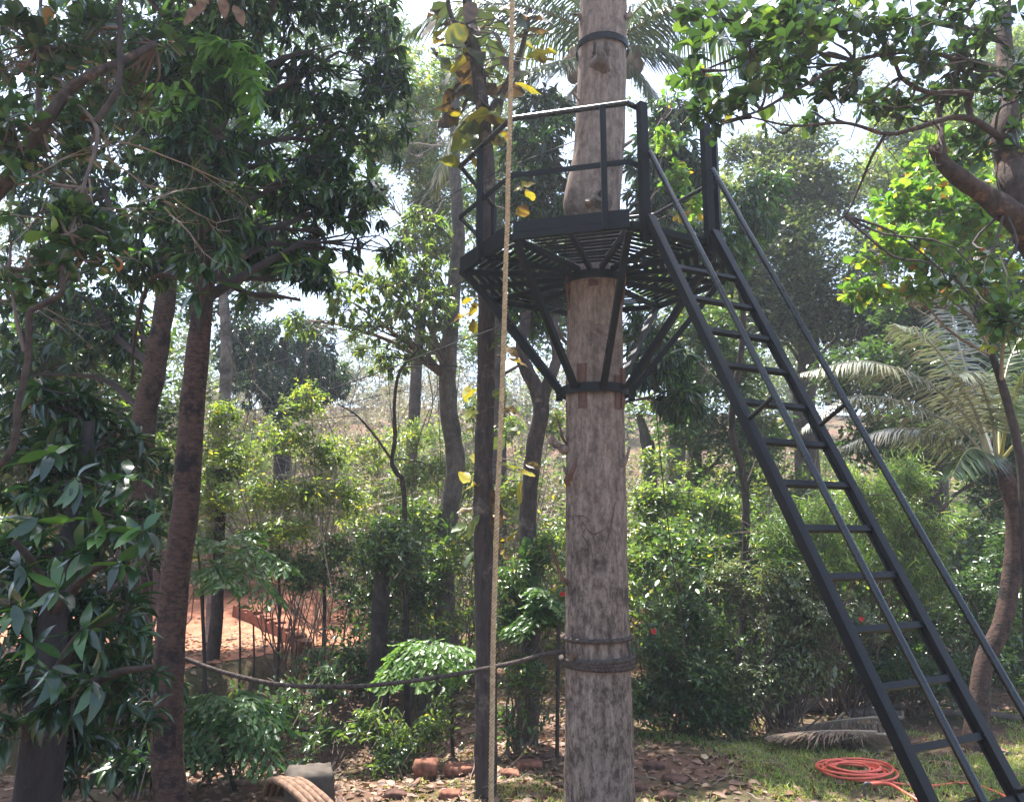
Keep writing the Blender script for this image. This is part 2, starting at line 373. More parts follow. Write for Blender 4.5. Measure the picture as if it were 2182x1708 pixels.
# ---------------------------------------------------------------- foliage
TPL = {
 'diamond': ([(0, 0, 0), (.42, -.5, .07), (.42, .5, .07), (1, 0, -.1)], [(0, 3, 1), (0, 2, 3)]),
 'lance': ([(0, 0, 0), (.3, -.48, .06), (.3, .48, .06), (.68, -.36, .02), (.68, .36, .02), (1, 0, -.22), (.48, 0, -.03)],
           [(6, 1, 0), (6, 3, 1), (6, 5, 3), (6, 4, 5), (6, 2, 4), (6, 0, 2)]),
 'obov': ([(0, 0, 0), (.32, -.27, .03), (.32, .27, .03), (.7, -.5, .05), (.7, .5, .05), (.93, -.3, -.02), (.93, .3, -.02), (1, 0, -.08), (.55, 0, -.04)],
          [(8, 1, 0), (8, 3, 1), (8, 5, 3), (8, 7, 5), (8, 6, 7), (8, 4, 6), (8, 2, 4), (8, 0, 2)]),
 'blade': ([(0, -.3, 0), (0, .3, 0), (.5, -.5, .03), (.5, .5, .03), (1, 0, -.25)], [(0, 1, 3), (0, 3, 2), (2, 3, 4)]),
 'fish': ([(0, 0, 0), (.62, -.42, .05), (.8, .12, -.05), (1, .5, .04), (.9, -.16, -.03)], [(0, 4, 1), (0, 2, 4), (0, 3, 2)]),
}
for k in TPL: TPL[k] = (np.array(TPL[k][0], float), np.array(TPL[k][1], int))
def leaves(mb, pos, d, up, L, Wd, tone, tpl):
    V, T = TPL[tpl]; n = len(pos)
    if not n: return
    d = nrm(d); s = nrm(np.cross(d, up)); u = np.cross(s, d)
    L = np.broadcast_to(L, (n,)); Wd = np.broadcast_to(Wd, (n,))
    bend = np.linspace(.6, 1.5, 7)[(np.arange(n) * 7919) % 7]
    X = pos[:, None] + d[:, None] * (V[None, :, 0] * L[:, None])[..., None] + s[:, None] * (V[None, :, 1] * Wd[:, None])[..., None] \
        + u[:, None] * (V[None, :, 2] * L[:, None] * bend[:, None])[..., None]
    k = len(V)
    Fc = (T[None] + (np.arange(n) * k)[:, None, None]).reshape(-1, 3)
    mb.add(X.reshape(-1, 3), Fc, np.repeat(tone, k))
def prisms(mb, a, b, ra, rb):
    """many thin three-sided twigs at once"""
    n = len(a)
    if not n: return
    d = nrm(b - a); h = np.where(np.abs(d[:, 2:3]) < .9, np.array([[0, 0, 1.]]), np.array([[1., 0, 0]]))
    s = nrm(np.cross(d, h)); u = np.cross(s, d)
    ra = np.broadcast_to(ra, (n,)); rb = np.broadcast_to(rb, (n,)); V = []
    for p, r in ((a, ra), (b, rb)):
        for q in (0, 2.094, 4.189): V.append(p + (s * math.cos(q) + u * math.sin(q)) * r[:, None])
    V = np.stack(V, 1).reshape(-1, 3)
    f = np.array([(0, 1, 4, 3), (1, 2, 5, 4), (2, 0, 3, 5)])
    mb.add(V, (f[None] + (np.arange(n) * 6)[:, None, None]).reshape(-1, 4))
def rdir(rng, n): return nrm(rng.normal(size=(n, 3)))
# L leaf length, W width/length, tpl, k leaves per twig, whorl?, twig length, droop, leaf-normal jitter, twig radius, spread
KIND = {
 'mango': dict(L=.19, W=.26, tpl='lance', k=11, whorl=1, tw=.3, droop=.75, jit=.35, tr=.004),
 'mango_far': dict(L=.21, W=.3, tpl='diamond', k=9, whorl=1, tw=.4, droop=.75, jit=.4, tr=.006),
 'cashew': dict(L=.125, W=.58, tpl='obov', k=8, whorl=1, tw=.22, droop=.0, jit=.5, tr=.0035),
 'cashew_far': dict(L=.13, W=.6, tpl='obov', k=7, whorl=1, tw=.25, droop=.05, jit=.5, tr=.004),
 'small': dict(L=.085, W=.45, tpl='diamond', k=14, whorl=0, tw=.4, droop=.25, jit=.45, tr=.003),
 'small_far': dict(L=.15, W=.5, tpl='diamond', k=12, whorl=0, tw=.6, droop=.25, jit=.5, tr=.006),
 'bush': dict(L=.075, W=.55, tpl='diamond', k=13, whorl=0, tw=.35, droop=.2, jit=.5, tr=.003),
 'shrub': dict(L=.11, W=.42, tpl='lance', k=12, whorl=0, tw=.4, droop=.35, jit=.4, tr=.0035),
 'shrub_far': dict(L=.115, W=.42, tpl='diamond', k=12, whorl=0, tw=.4, droop=.35, jit=.45, tr=.0035),
 'big': dict(L=.2, W=.3, tpl='lance', k=10, whorl=1, tw=.25, droop=.35, jit=.3, tr=.005),
 'bamboo': dict(L=.13, W=.1, tpl='blade', k=12, whorl=0, tw=.4, droop=.35, jit=.6, tr=.002),
}
def twig_points(rng, lobes, n, clump=.9, thr=.36, seed=0, shell=.45):
    c = np.array([l[0] for l in lobes]); r = np.array([l[1] for l in lobes])
    w = (r.prod(1)) ** (2 / 3); w = w / w.sum()
    m = int(n * 2.2)
    i = rng.choice(len(lobes), m, p=w); d = rdir(rng, m); q = rng.random(m) ** shell
    p = c[i] + d * r[i] * q[:, None]
    keep = fbm(p, 1 / clump, seed, 2) > thr
    return p[keep][:n], d[keep][:n], i[keep][:n]
def foliage(rng, lobes, kind, dens=4.0, scale=1.0, yel=0.0, tone=(.42, .17), thr=.36, clump=.9, clear=None, shell=.45):
    K = KIND[kind]; Lm = K['L'] * scale
    area = sum(PI * (l[1][0] * l[1][1] * l[1][2]) ** (2 / 3) for l in lobes)
    nl = dens * area / (.55 * Lm * Lm * K['W'])
    nt_ = max(3, int(nl / K['k'])); seed = int(rng.integers(1, 9999))
    p, out, li = twig_points(rng, lobes, nt_, clump, thr, seed, shell)
    if clear is not None:
        kp = clear(p); p, out, li = p[kp], out[kp], li[kp]
    n = len(p)
    td = nrm(out * .8 + rdir(rng, n) * .7 + np.array((0, 0, .25 - .5 * K['droop'])))
    tl = K['tw'] * scale * rng.uniform(.6, 1.4, n)
    lm, tm = MB(), MB()
    mid = p - td * (tl * .5)[:, None] + np.array((0, 0, -.06)) * tl[:, None]
    st = mid - nrm(td + np.array((0, 0, .35)) + rdir(rng, n) * .4) * (tl * .8)[:, None]
    if '_far' not in kind: prisms(tm, st, mid, K['tr'] * scale * 1.5, K['tr'] * scale)
    prisms(tm, mid, p, K['tr'] * scale, K['tr'] * scale * .6)
    k = K['k']; N = n * k
    T = np.repeat(td, k, 0); j = np.tile(np.arange(k), n)
    e1 = nrm(np.cross(td, np.where(np.abs(td[:, 2:3]) < .9, np.array([[0, 0, 1.]]), np.array([[1., 0, 0]])))); e2 = np.cross(td, e1)
    E1 = np.repeat(e1, k, 0); E2 = np.repeat(e2, k, 0)
    if K['whorl']:
        ph = j * 2.4 + np.repeat(rng.uniform(0, 6.28, n), k) + rng.normal(0, .25, N)
        rad = E1 * np.cos(ph)[:, None] + E2 * np.sin(ph)[:, None]
        a = rng.uniform(.55, 1.45, N)
        d = T * np.cos(a)[:, None] + rad * np.sin(a)[:, None]
        pos = np.repeat(p, k, 0) - T * (rng.random(N) * .3 * np.repeat(tl, k))[:, None]
    else:
        sg = np.where(j % 2, 1., -1.)[:, None]
        d = T * .55 + E1 * sg * .8 + E2 * rng.normal(0, .3, N)[:, None]
        t = (j + rng.random(N)) / k
        pos = np.repeat(p, k, 0) - T * (t * np.repeat(tl, k) * 1.2)[:, None]
    d = nrm(d + rng.normal(0, .18, (N, 3)) + np.array((0, 0, -K['droop'])) * rng.uniform(.4, 1.5, N)[:, None])
    up = nrm(np.array((0, 0, 1.)) + rng.normal(0, K['jit'], (N, 3)) + d * .3)
    Lr = Lm * rng.uniform(.6, 1.2, N)
    tn = np.repeat(rng.normal(tone[0], tone[1] * .8, n) + .3 * (vnoise(p, .8, seed + 3) - .5), k) + rng.normal(0, tone[1] * .7, N)
    tn = np.clip(tn, 0, .93)
    if yel: tn = np.where(rng.random(N) < yel, rng.uniform(.95, 1, N), tn)
    drop = rng.random(N) < .93
    leaves(lm, pos[drop], d[drop], up[drop], Lr[drop], Lr[drop] * K['W'] * rng.uniform(.85, 1.15, drop.sum()), tn[drop], K['tpl'])
    return lm, tm, p, li
def lobe(x, y, Y, rx, ry=None, rd=None):
    """crown lobe centred at photo (x, y), depth Y, half width rx and half height ry in photo pixels"""
    ry = ry or rx; rd = rd or rx
    dep = Y * 1.05
    return (P(x, y, Y), np.array((R(rx, dep), R(rd, dep), R(ry, dep))))
def limb_to(rng, mb, a, b, ra, rb, sag=.12, n=9, seg=6):
    a = np.asarray(a, float); b = np.asarray(b, float); L = np.linalg.norm(b - a)
    m1 = a + (b - a) * .35 + np.array((0, 0, sag * L)) + rng.normal(0, .06 * L, 3)
    m2 = a + (b - a) * .7 + np.array((0, 0, sag * L * .6)) + rng.normal(0, .07 * L, 3)
    q = curve([a, m1, m2, b], n); mb.tube(q, np.linspace(ra, rb, n), seg, False)
    return q
def tree(name, label, trunk, radii, bark, lobes, kind, mat, cat='tree', dens=4.0, scale=1.0, yel=0.0, tone=(.42, .17), thr=.36, clump=.9,
         limbs=True, group=None, twig='twig', seed=0, fork=.45, nsub=7, seg=12, clear=None, tnoise=.12, shell=.45):
    rng = np.random.default_rng(sum(map(ord, label)) + seed)
    tr = np.array(trunk, float); base = tr[0]
    t = thing(name, label, cat, base, group)
    n = max(10, int(np.linalg.norm(np.diff(tr, axis=0), axis=1).sum() / .12)); n = min(n, 90)
    q = curve(tr, n); rr = np.interp(np.linspace(0, 1, n), np.linspace(0, 1, len(radii)), radii)
    q = q + np.stack([vnoise(q, 1.1, 31) - .5, vnoise(q, 1.1, 37) - .5, q[:, 0] * 0], -1) * rr[:, None] * .7
    MB().tube(q, rr, seg, True, tnoise, seed + 5).build('trunk', M[bark], t, True)
    if lobes:
        lm, tm, p, li = foliage(rng, lobes, kind, dens * 1.9, scale, yel, tone, thr - .05, clump, clear, shell)
        lm.build('crown', M[mat], t, True, 'stuff')
        if limbs:
            z0 = q[0, 2] + (q[-1, 2] - q[0, 2]) * fork
            for k, (c, r) in enumerate(lobes):
                zt = max(z0, min(q[-1, 2], c[2] - .5 * np.linalg.norm(c[:2] - q[-1, :2]) - r[2] * .5))
                i = int(np.argmin(np.abs(q[:, 2] - zt))); r0 = min(rr[i] * .5, .012 + .022 * np.linalg.norm(c - q[i]) ** .8)
                lq = limb_to(rng, tm, q[i], c, r0, .005, .12, 9, 5)
                own = np.where(li == k)[0]
                for w in own[rng.permutation(len(own))[:(nsub if '_far' not in kind or nsub > 8 else 4)]]:
                    limb_to(rng, tm, lq[int(rng.integers(3, 8))], p[w], max(.006, r0 * .3), .003, .1, 7, 4)
        tm.build('branchwork', M[twig], t, kind='stuff')
    return t
def bush(name, label, base, lobes, kind, mat, cat='shrub', group=None, stems=5, sr=.012, **kw):
    rng = np.random.default_rng(sum(map(ord, label)))
    t = thing(name, label, cat, base, group)
    kw.setdefault('thr', .42); kw.setdefault('clump', .6); kw['dens'] = kw.get('dens', 3) * 1.1
    lm, tm, p, li = foliage(rng, lobes, kind, **kw)
    lm.build('foliage', M[mat], t, True, 'stuff')
    for c, r in lobes:
        for k in range(stems):
            b = np.array(base) + np.array((*rng.normal(0, .12, 2), 0)); b[2] = g1(b[0], b[1]) - .02
            limb_to(rng, tm, b, c + rdir(rng, 1)[0] * r * .6, sr, sr * .35, -.02, 9, 5)
    tm.build('stems', M['twig'], t, kind='stuff')
    return t
def bare(rng, mb, a, d, L, r, depth, bend=.35, kids=3):
    """leafless branching twigs"""
    n = 4; p = [np.asarray(a, float)]; d = nrm(np.asarray(d, float))
    for i in range(n):
        d = nrm(d + rng.normal(0, bend * .5, 3)); p.append(p[-1] + d * L / n)
    rr = np.linspace(r, r * .55, n + 1); p = np.array(p)
    if r > .012: mb.tube(p, rr, 6, False)
    else: prisms(mb, p[:-1], p[1:], rr[:-1], rr[1:])
    if depth > 0:
        for k in range(kids):
            i = int(rng.integers(1, n + 1)) if k else n
            bare(rng, mb, p[i], d + rng.normal(0, bend * 1.6, 3), L * rng.uniform(.5, .8), rr[i] * .7, depth - 1, bend, kids)

# ================================================================ BIG TREES AND WOOD BEHIND
# hillside thicket (one mass)
def thicket(name, label, mat, kind, n, yr, seed, hh, dens, scale, tone, yel, keep=None, stem=.35):
    rng = np.random.default_rng(seed); lob = []
    while len(lob) < n:
        Y = yr[0] + (yr[1] - yr[0]) * rng.random() ** 1.2; x = rng.uniform(-.72, .72) * Y
        if keep is not None and not keep(x, Y): continue
        h = rng.uniform(*hh); r = rng.uniform(.45, 1.0) * (1 + Y * .015)
        lob.append((np.array((x, Y, g1(x, Y) + h)), np.array((r, r, r * rng.uniform(.6, 1.3)))))
    lm, tm, p, li = foliage(rng, lob, kind, dens, scale, yel, tone, .34, 1.2)
    o = link(name, lm.mesh(name, True), M[mat]); tag(o, label, 'undergrowth', kind='stuff')
    tw = MB()
    k = rng.permutation(len(lob))[:int(len(lob) * stem)]
    for i in k:
        c, r = lob[i]
        for _ in range(2):
            b = np.array((c[0] + rng.normal(0, .3), c[1] + rng.normal(0, .3), 0)); b[2] = g1(b[0], b[1])
            bare(rng, tw, b, (rng.normal(0, .25), rng.normal(0, .25), 1), max(.6, (c[2] - b[2]) * 1.2), .013 * (1 + c[1] * .02), 2, .35, 2)
    if tw.n:
        MBj = link(name + '_stems', tw.mesh('s'), M['twig_pale']); tag(MBj, 'thin bare stems inside the ' + label, 'undergrowth', kind='stuff')
def notpath(x, Y):
    sd_ = (x - EA[0]) * EN[0] + (Y - EA[1]) * EN[1]
    return not (-1.0 < sd_ < 9 and x < -2.2 and Y < 22)
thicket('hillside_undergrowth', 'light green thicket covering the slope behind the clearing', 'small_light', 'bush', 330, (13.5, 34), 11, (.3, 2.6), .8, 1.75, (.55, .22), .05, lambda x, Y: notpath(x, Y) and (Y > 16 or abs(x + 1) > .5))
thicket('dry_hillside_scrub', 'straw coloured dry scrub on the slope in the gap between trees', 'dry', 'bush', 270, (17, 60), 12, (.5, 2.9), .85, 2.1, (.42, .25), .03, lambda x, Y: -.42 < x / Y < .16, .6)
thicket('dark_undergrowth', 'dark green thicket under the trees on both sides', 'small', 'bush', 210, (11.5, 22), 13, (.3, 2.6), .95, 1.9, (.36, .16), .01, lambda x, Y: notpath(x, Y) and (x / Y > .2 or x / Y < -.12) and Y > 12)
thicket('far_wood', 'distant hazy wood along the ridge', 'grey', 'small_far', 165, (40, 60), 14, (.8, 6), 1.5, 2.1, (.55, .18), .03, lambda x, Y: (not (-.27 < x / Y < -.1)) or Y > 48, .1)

rng = np.random.default_rng(33); lob = []
while len(lob) < 150:
    x, y = rng.uniform(-60, 2240), rng.uniform(60, 800)
    if (590 < x < 965 and y > 520) or (1385 < x < 1530 and 60 < y < 320) or (775 < x < 870 and y > 340) or (880 < x < 1010 and y < 130): continue
    if y < 330 and 1350 < x < 1850 and rng.random() < .55: continue
    if y < 420 and x < 900 and rng.random() < .5: continue
    lob.append(lobe(x, y, rng.uniform(28, 36), rng.uniform(45, 90), rng.uniform(40, 75)))
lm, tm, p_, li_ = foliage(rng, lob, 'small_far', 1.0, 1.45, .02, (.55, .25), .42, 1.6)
tag(link('background_wood', lm.mesh('background_wood', True), M['grey']), 'tall grey-green wood closing the view behind every tree', 'wood', kind='stuff')  # haze of distance put into the paler grey-green leaf colour
G_BACK = 'trees behind the platform'
def T(px, py, Y): return P(px, py, Y)
# tall dark tree closing the left background
tree('mango_tree', 'dark dense mango tree with a leaning trunk behind the red-barked tree', [ongr(285, 9.5, -.1), T(300, 980, 9.5), T(330, 780, 9.5), T(352, 600, 9.6), T(370, 420, 9.8), T(370, 100, 10)],
     (.19, .15, .13, .12, .1, .06), 'bark_red',
     [lobe(120, 420, 10.5, 200, 150), lobe(330, 330, 10.5, 190, 150), lobe(90, 150, 10.5, 200, 160), lobe(300, 60, 10.5, 220, 150), lobe(520, 480, 10.5, 150, 110), lobe(120, 640, 10.5, 190, 110), lobe(520, 200, 10.5, 160, 140),
      lobe(300, -180, 10.5, 300, 160), lobe(60, 800, 10, 150, 110), lobe(250, 720, 10.3, 90, 80)], 'mango_far', 'mango', dens=1.7, tone=(.45, .2), group=G_BACK, twig='twig_dark', thr=.42)
tree('tall_tree', 'dark leafy tree far left with crown down to the shrubs', [ongr(130, 15, -.1), T(140, 900, 15), T(150, 500, 15)], (.2, .15, .08), 'bark_dark',
     [lobe(150, 760, 15, 200, 130), lobe(60, 960, 14, 150, 130), lobe(300, 900, 15, 130, 120), lobe(160, 1050, 14, 130, 110), lobe(320, 1070, 14, 90, 90)], 'small_far', 'small', dens=3.4, tone=(.4, .17), group=G_BACK)
tree('pale_trunk_tree', 'slim tree with pale forked trunk left of the open sky', [ongr(455, 15, -.1), T(462, 1000, 15), T(478, 850, 15), T(482, 740, 15), T(478, 640, 15), T(462, 540, 15)], (.16, .13, .12, .11, .1, .07), 'bark_pale',
     [lobe(440, 560, 15.5, 110, 70), lobe(560, 540, 15.5, 110, 70), lobe(500, 460, 15.5, 150, 70), lobe(420, 650, 15.5, 60, 50), lobe(540, 630, 15.5, 70, 40), lobe(650, 560, 16, 70, 45)], 'small_far', 'small', dens=2.0, group=G_BACK)
tree('round_mango_tree', 'far rounded dark mango tree below the sky gap', [ongr(600, 24, -.1), T(600, 820, 24), T(605, 720, 24)], (.3, .25, .15), 'bark_dark',
     [lobe(560, 760, 24, 80, 75), lobe(640, 740, 24, 85, 80), lobe(600, 830, 23.5, 100, 60), lobe(690, 800, 24, 60, 60), lobe(505, 730, 24, 50, 80)], 'mango_far', 'mango', dens=3.6, tone=(.36, .15), group=G_BACK)
tree('slim_tree', 'tall grey-trunked tree with drooping light sprays left of the platform', [ongr(952, 13, -.1), T(950, 1200, 13), T(965, 1000, 13), T(952, 820, 13), T(962, 640, 13), T(975, 480, 13), T(968, 330, 13.2), T(975, 120, 13.5)],
     (.2, .17, .16, .15, .13, .11, .1, .06), 'bark_grey',
     [lobe(900, 590, 12.5, 75, 55), lobe(810, 600, 12, 70, 50), lobe(730, 640, 12, 60, 45), lobe(850, 660, 12, 60, 40), lobe(930, 660, 12, 55, 55), lobe(905, 480, 13, 60, 45), lobe(690, 590, 12, 60, 40), lobe(640, 680, 12.5, 50, 40), lobe(780, 690, 12, 60, 40), lobe(860, 540, 12.5, 60, 40), lobe(880, 720, 12, 50, 40), lobe(820, 760, 12.5, 60, 40)], 'mango', 'small_light', dens=1.15, scale=.8, tone=(.5, .2), group=G_BACK, thr=.47)
tree('flowering_tree', 'thin crowned tree with small yellow-green leaves and bare twigs at the top', [ongr(870, 18, -.1), T(880, 900, 18), T(910, 500, 18), T(930, 200, 18)], (.18, .14, .1, .05), 'bark_grey',
     [lobe(880, 230, 17, 90, 90), lobe(820, 310, 17, 70, 60), lobe(960, 170, 17, 80, 80), lobe(900, 360, 17, 70, 50), lobe(850, 120, 17, 60, 60), lobe(910, 430, 17, 70, 50), lobe(800, 420, 17, 50, 50), lobe(1000, 60, 17, 70, 70), lobe(1000, 300, 17.5, 60, 70), lobe(940, 520, 17, 60, 50), lobe(870, 510, 17, 50, 40), lobe(960, 440, 16.5, 60, 60), lobe(940, 370, 16.5, 60, 50), lobe(900, 300, 16.5, 60, 50)], 'small_far', 'small_light', dens=2.3, scale=.75, yel=.1, tone=(.5, .2), group=G_BACK, nsub=18, twig='twig_pale', clump=.7, thr=.44)
tree('drooping_mango_tree', 'drooping dark mango tree directly behind the platform railing', [ongr(1272, 11, -.1), T(1272, 1000, 11), T(1270, 600, 11), T(1280, 200, 11)], (.2, .17, .14, .07), 'bark_grey',
     [lobe(1150, 330, 10.5, 90, 80), lobe(1180, 430, 10.5, 70, 70), lobe(1120, 420, 10.2, 60, 60), lobe(1410, 330, 10.5, 85, 90), lobe(1400, 430, 10.5, 70, 60), lobe(1470, 380, 10.5, 60, 60), lobe(1170, 240, 11, 70, 60), lobe(1430, 250, 10.8, 60, 50),
      lobe(1160, 560, 11, 80, 50), lobe(1130, 650, 10.6, 60, 60), lobe(1400, 770, 10, 80, 60), lobe(1450, 850, 10, 60, 40), lobe(1370, 700, 10.2, 50, 60)], 'mango', 'mango', dens=3.2, scale=1.05, tone=(.47, .19), group=G_BACK)
tree('bright_mango_tree', 'mango tree with bright hanging leaves right of the ladder top', [ongr(1570, 11.5, -.1), T(1590, 1080, 11.6), T(1560, 900, 11.5), T(1585, 700, 11.5), T(1570, 560, 11.5), T(1585, 420, 11.5)], (.065, .055, .05, .045, .035, .02), 'bark_dark',
     [lobe(1600, 460, 11, 55, 80), lobe(1560, 540, 11, 60, 60), lobe(1640, 400, 11.3, 45, 45), lobe(1480, 520, 11.4, 60, 60)], 'mango', 'mango', dens=3.6, tone=(.72, .15), group=G_BACK)
tree('round_grey_tree', 'large rounded grey-green tree behind the ladder', [ongr(1720, 18, -.1), T(1720, 900, 18), T(1710, 600, 18), T(1700, 450, 18)], (.3, .26, .2, .1), 'bark_grey',
     [lobe(1640, 430, 17.5, 130, 110), lobe(1760, 400, 17.5, 140, 100), lobe(1700, 540, 17, 150, 110), lobe(1840, 520, 17.5, 130, 120), lobe(1600, 320, 18, 80, 60), lobe(1760, 660, 17, 170, 100), lobe(1620, 650, 17, 110, 100), lobe(1900, 680, 17, 120, 90), lobe(1700, 300, 18, 90, 70), lobe(1560, 620, 17.5, 80, 100)],
     'small_far', 'grey', dens=2.6, scale=1.1, tone=(.55, .26), yel=.02, group=G_BACK, thr=.46, clump=1.3)
tree('feathery_tree', 'tall light green tree beyond the cashew boughs at upper right', [ongr(2000, 21, -.1), T(2000, 800, 21), T(2010, 300, 21)], (.3, .22, .1), 'bark_grey',
     [lobe(1960, 300, 21, 130, 90), lobe(2090, 260, 21, 130, 110), lobe(1880, 380, 20, 90, 70), lobe(2050, 400, 20.5, 140, 90), lobe(2140, 130, 21, 90, 80), lobe(1900, 250, 21, 60, 50)], 'small_far', 'small_light', dens=2.3, scale=.9, tone=(.45, .18), group=G_BACK)
tree('shaded_tree', 'dark tree in the shade behind the coconut palm fronds', [ongr(1980, 14, -.1), T(1990, 1000, 14), T(1990, 760, 14)], (.2, .15, .08), 'bark_dark',
     [lobe(1960, 790, 14.5, 150, 100), lobe(2120, 760, 14.5, 130, 130), lobe(1830, 800, 14.5, 110, 90), lobe(2060, 920, 14, 150, 100), lobe(1900, 930, 14, 120, 80), lobe(2150, 1000, 14, 90, 120), lobe(1960, 660, 14.8, 110, 70), lobe(2110, 620, 14.8, 120, 80), lobe(2060, 520, 15, 110, 70), lobe(2180, 480, 15, 70, 100)], 'small_far', 'small', dens=3.4, tone=(.33, .15), group=G_BACK)
tree('mixed_tree', 'leafy tree behind the trunk between platform struts and ladder', [ongr(1480, 16, -.1), T(1480, 900, 16), T(1500, 650, 16)], (.2, .15, .08), 'bark_grey',
     [lobe(1500, 700, 15.5, 110, 80), lobe(1560, 800, 15.5, 100, 80), lobe(1470, 900, 15, 90, 60), lobe(1590, 920, 15, 110, 80), lobe(1420, 620, 16, 60, 50)], 'small_far', 'small', dens=2.6, scale=.85, tone=(.48, .2), yel=.03, group=G_BACK)
tree('backdrop_tree', 'broad leafy tree filling the view behind the teak stem', [ongr(1060, 19, -.1), T(1060, 800, 19), T(1060, 450, 19)], (.25, .2, .1), 'bark_grey',
     [lobe(1050, 440, 19, 120, 110), lobe(1170, 580, 18.5, 110, 90), lobe(1010, 590, 18.5, 80, 80), lobe(1180, 700, 18.5, 80, 70), lobe(1080, 330, 19, 100, 70), lobe(1040, 720, 19, 60, 60)], 'small_far', 'small', dens=1.8, scale=.95, tone=(.5, .2), yel=.02, group=G_BACK)
tree('backdrop_tree', 'leafy tree filling the view between the trunk and the ladder top', [ongr(1440, 20, -.1), T(1440, 800, 20), T(1450, 500, 20)], (.25, .2, .1), 'bark_grey',
     [lobe(1440, 480, 20, 100, 90), lobe(1540, 560, 19.5, 110, 100), lobe(1420, 590, 19.5, 90, 70), lobe(1530, 430, 20, 80, 70), lobe(1390, 370, 20, 60, 70)], 'small_far', 'small', dens=1.8, scale=.95, tone=(.45, .2), yel=.02, group=G_BACK)
tree('canopy_tree', 'tall tree whose crown fills the top left behind the mango boughs', [ongr(410, 24, -.1), T(420, 800, 24), T(500, 300, 24)], (.25, .2, .1), 'bark_grey',
     [lobe(620, 330, 24, 120, 100), lobe(760, 240, 24, 110, 120), lobe(480, 250, 24, 140, 140), lobe(700, 60, 24, 150, 120), lobe(500, 20, 24, 150, 120), lobe(830, 80, 24.5, 80, 110), lobe(700, 430, 24, 60, 50)], 'small_far', 'small', dens=.9, scale=1.15, tone=(.42, .2), yel=.02, group=G_BACK)
# forked trunk behind, darker below
tree('forked_tree', 'fork-stemmed tree with blackened lower trunk right of the teak stem', [ongr(1128, 9.6, -.1), T(1130, 1300, 9.6), T(1125, 1100, 9.6), T(1135, 960, 9.6), T(1152, 860, 9.6), T(1125, 790, 9.6), T(1112, 745, 9.6), T(1122, 670, 9.7)],
     (.13, .115, .105, .1, .105, .085, .08, .06), 'bark_teak', [lobe(1125, 640, 10, 70, 45), lobe(1190, 620, 10.2, 60, 45)], 'mango', 'mango', dens=2.2, tone=(.55, .2), group=G_BACK)
o = bpy.data.objects['forked_tree']
MB().tube(curve([T(1150, 870, 9.6), T(1168, 815, 9.6), T(1188, 760, 9.7), T(1180, 700, 9.8), T(1190, 620, 9.9)], 20), np.linspace(.085, .05, 20), 10, True, .15, 3).build('limb', M['bark_grey'], o, True)
o = bpy.data.objects['flowering_tree']; rng = np.random.default_rng(51); mb = MB()
for a, b in (((960, 300), (850, 330)), ((960, 340), (820, 400)), ((965, 380), (860, 440)), ((970, 260), (870, 270)), ((950, 420), (880, 500)), ((960, 330), (900, 230)), ((940, 310), (800, 300)), ((970, 420), (1010, 330)), ((900, 330), (830, 360))):
    bare(rng, mb, P(*a, 14.5), P(*b, 14) - P(*a, 14.5), np.linalg.norm(P(*b, 14) - P(*a, 14.5)) * .7, .016, 3, .35)
mb.build('bare_twigs', M['twig_pale'], o, kind='stuff')
rng = np.random.default_rng(52); mb = MB()
for k in range(55):
    Y = rng.uniform(10, 17); x = rng.choice([rng.uniform(420, 1000), rng.uniform(1340, 2100)]); y0 = rng.uniform(560, 900); y1 = y0 + rng.uniform(150, 500)
    a, b = P(x, y0, Y), P(x + rng.normal(0, 25), y1, Y); b[2] = max(b[2], g1(b[0], Y))
    q = curve([a, a * .7 + b * .3 + rng.normal(0, .2, 3), a * .35 + b * .65 + rng.normal(0, .22, 3), b], 12); r = rng.uniform(.004, .009)
    prisms(mb, q[:-1], q[1:], r, r)
tag(link('hanging_vines', mb.mesh('hanging_vines'), M['twig']), 'thin brown vines hanging among the background trees', 'vines', kind='stuff')
rng = np.random.default_rng(53); mb = MB()
for k in range(130):
    Y = rng.uniform(13, 24); x = rng.uniform(600, 1060) if k < 95 else rng.uniform(1340, 1700); b = ongr(x, Y, -.05)
    bare(rng, mb, b, (rng.normal(0, .3), rng.normal(0, .3), 1), rng.uniform(1.2, 3.0), rng.uniform(.009, .02), 2, .3, 3)
tag(link('bare_brush', mb.mesh('bare_brush'), M['twig_pale']), 'grey leafless brush stems tangled on the slope', 'brush', kind='stuff')
# bare saplings in the gap
def stick(name, label, pts, r0, r1, mat, twigs=0, cat='sapling', seed=1, group=None, n=24):
    rng = np.random.default_rng(seed); pts = np.array(pts)
    t = thing(name, label, cat, pts[0], group); q = curve(pts, n)
    MB().tube(q, np.linspace(r0, r1, n), 8, True, .15, seed).build('stem', M[mat], t, True)
    if twigs:
        mb = MB()
        for k in range(twigs):
            i = int(rng.integers(n // 3, n)); bare(rng, mb, q[i], (rng.normal(), rng.normal() * .5, rng.uniform(.1, .9)), rng.uniform(.5, 1.1), r1 * .7, 2)
        mb.build('twigs', M[mat], t, kind='stuff')
    return t
stick('dead_sapling', 'crooked leafless dark sapling in the bright gap', [ongr(868, 11.6, -.05), T(862, 1070, 11.6), T(846, 1010, 11.6), T(835, 985, 11.6), T(842, 930, 11.6), T(840, 870, 11.6), T(848, 800, 11.6), T(872, 765, 11.6), T(900, 735, 11.6)], .042, .017, 'bark_dark', 5, seed=3)
stick('leaning_sapling', 'thin bare branch leaning left into the dead sapling', [T(838, 985, 11.62), T(800, 930, 11.6), T(760, 885, 11.6), T(720, 860, 11.6)], .02, .01, 'bark_dark', 5, seed=4)
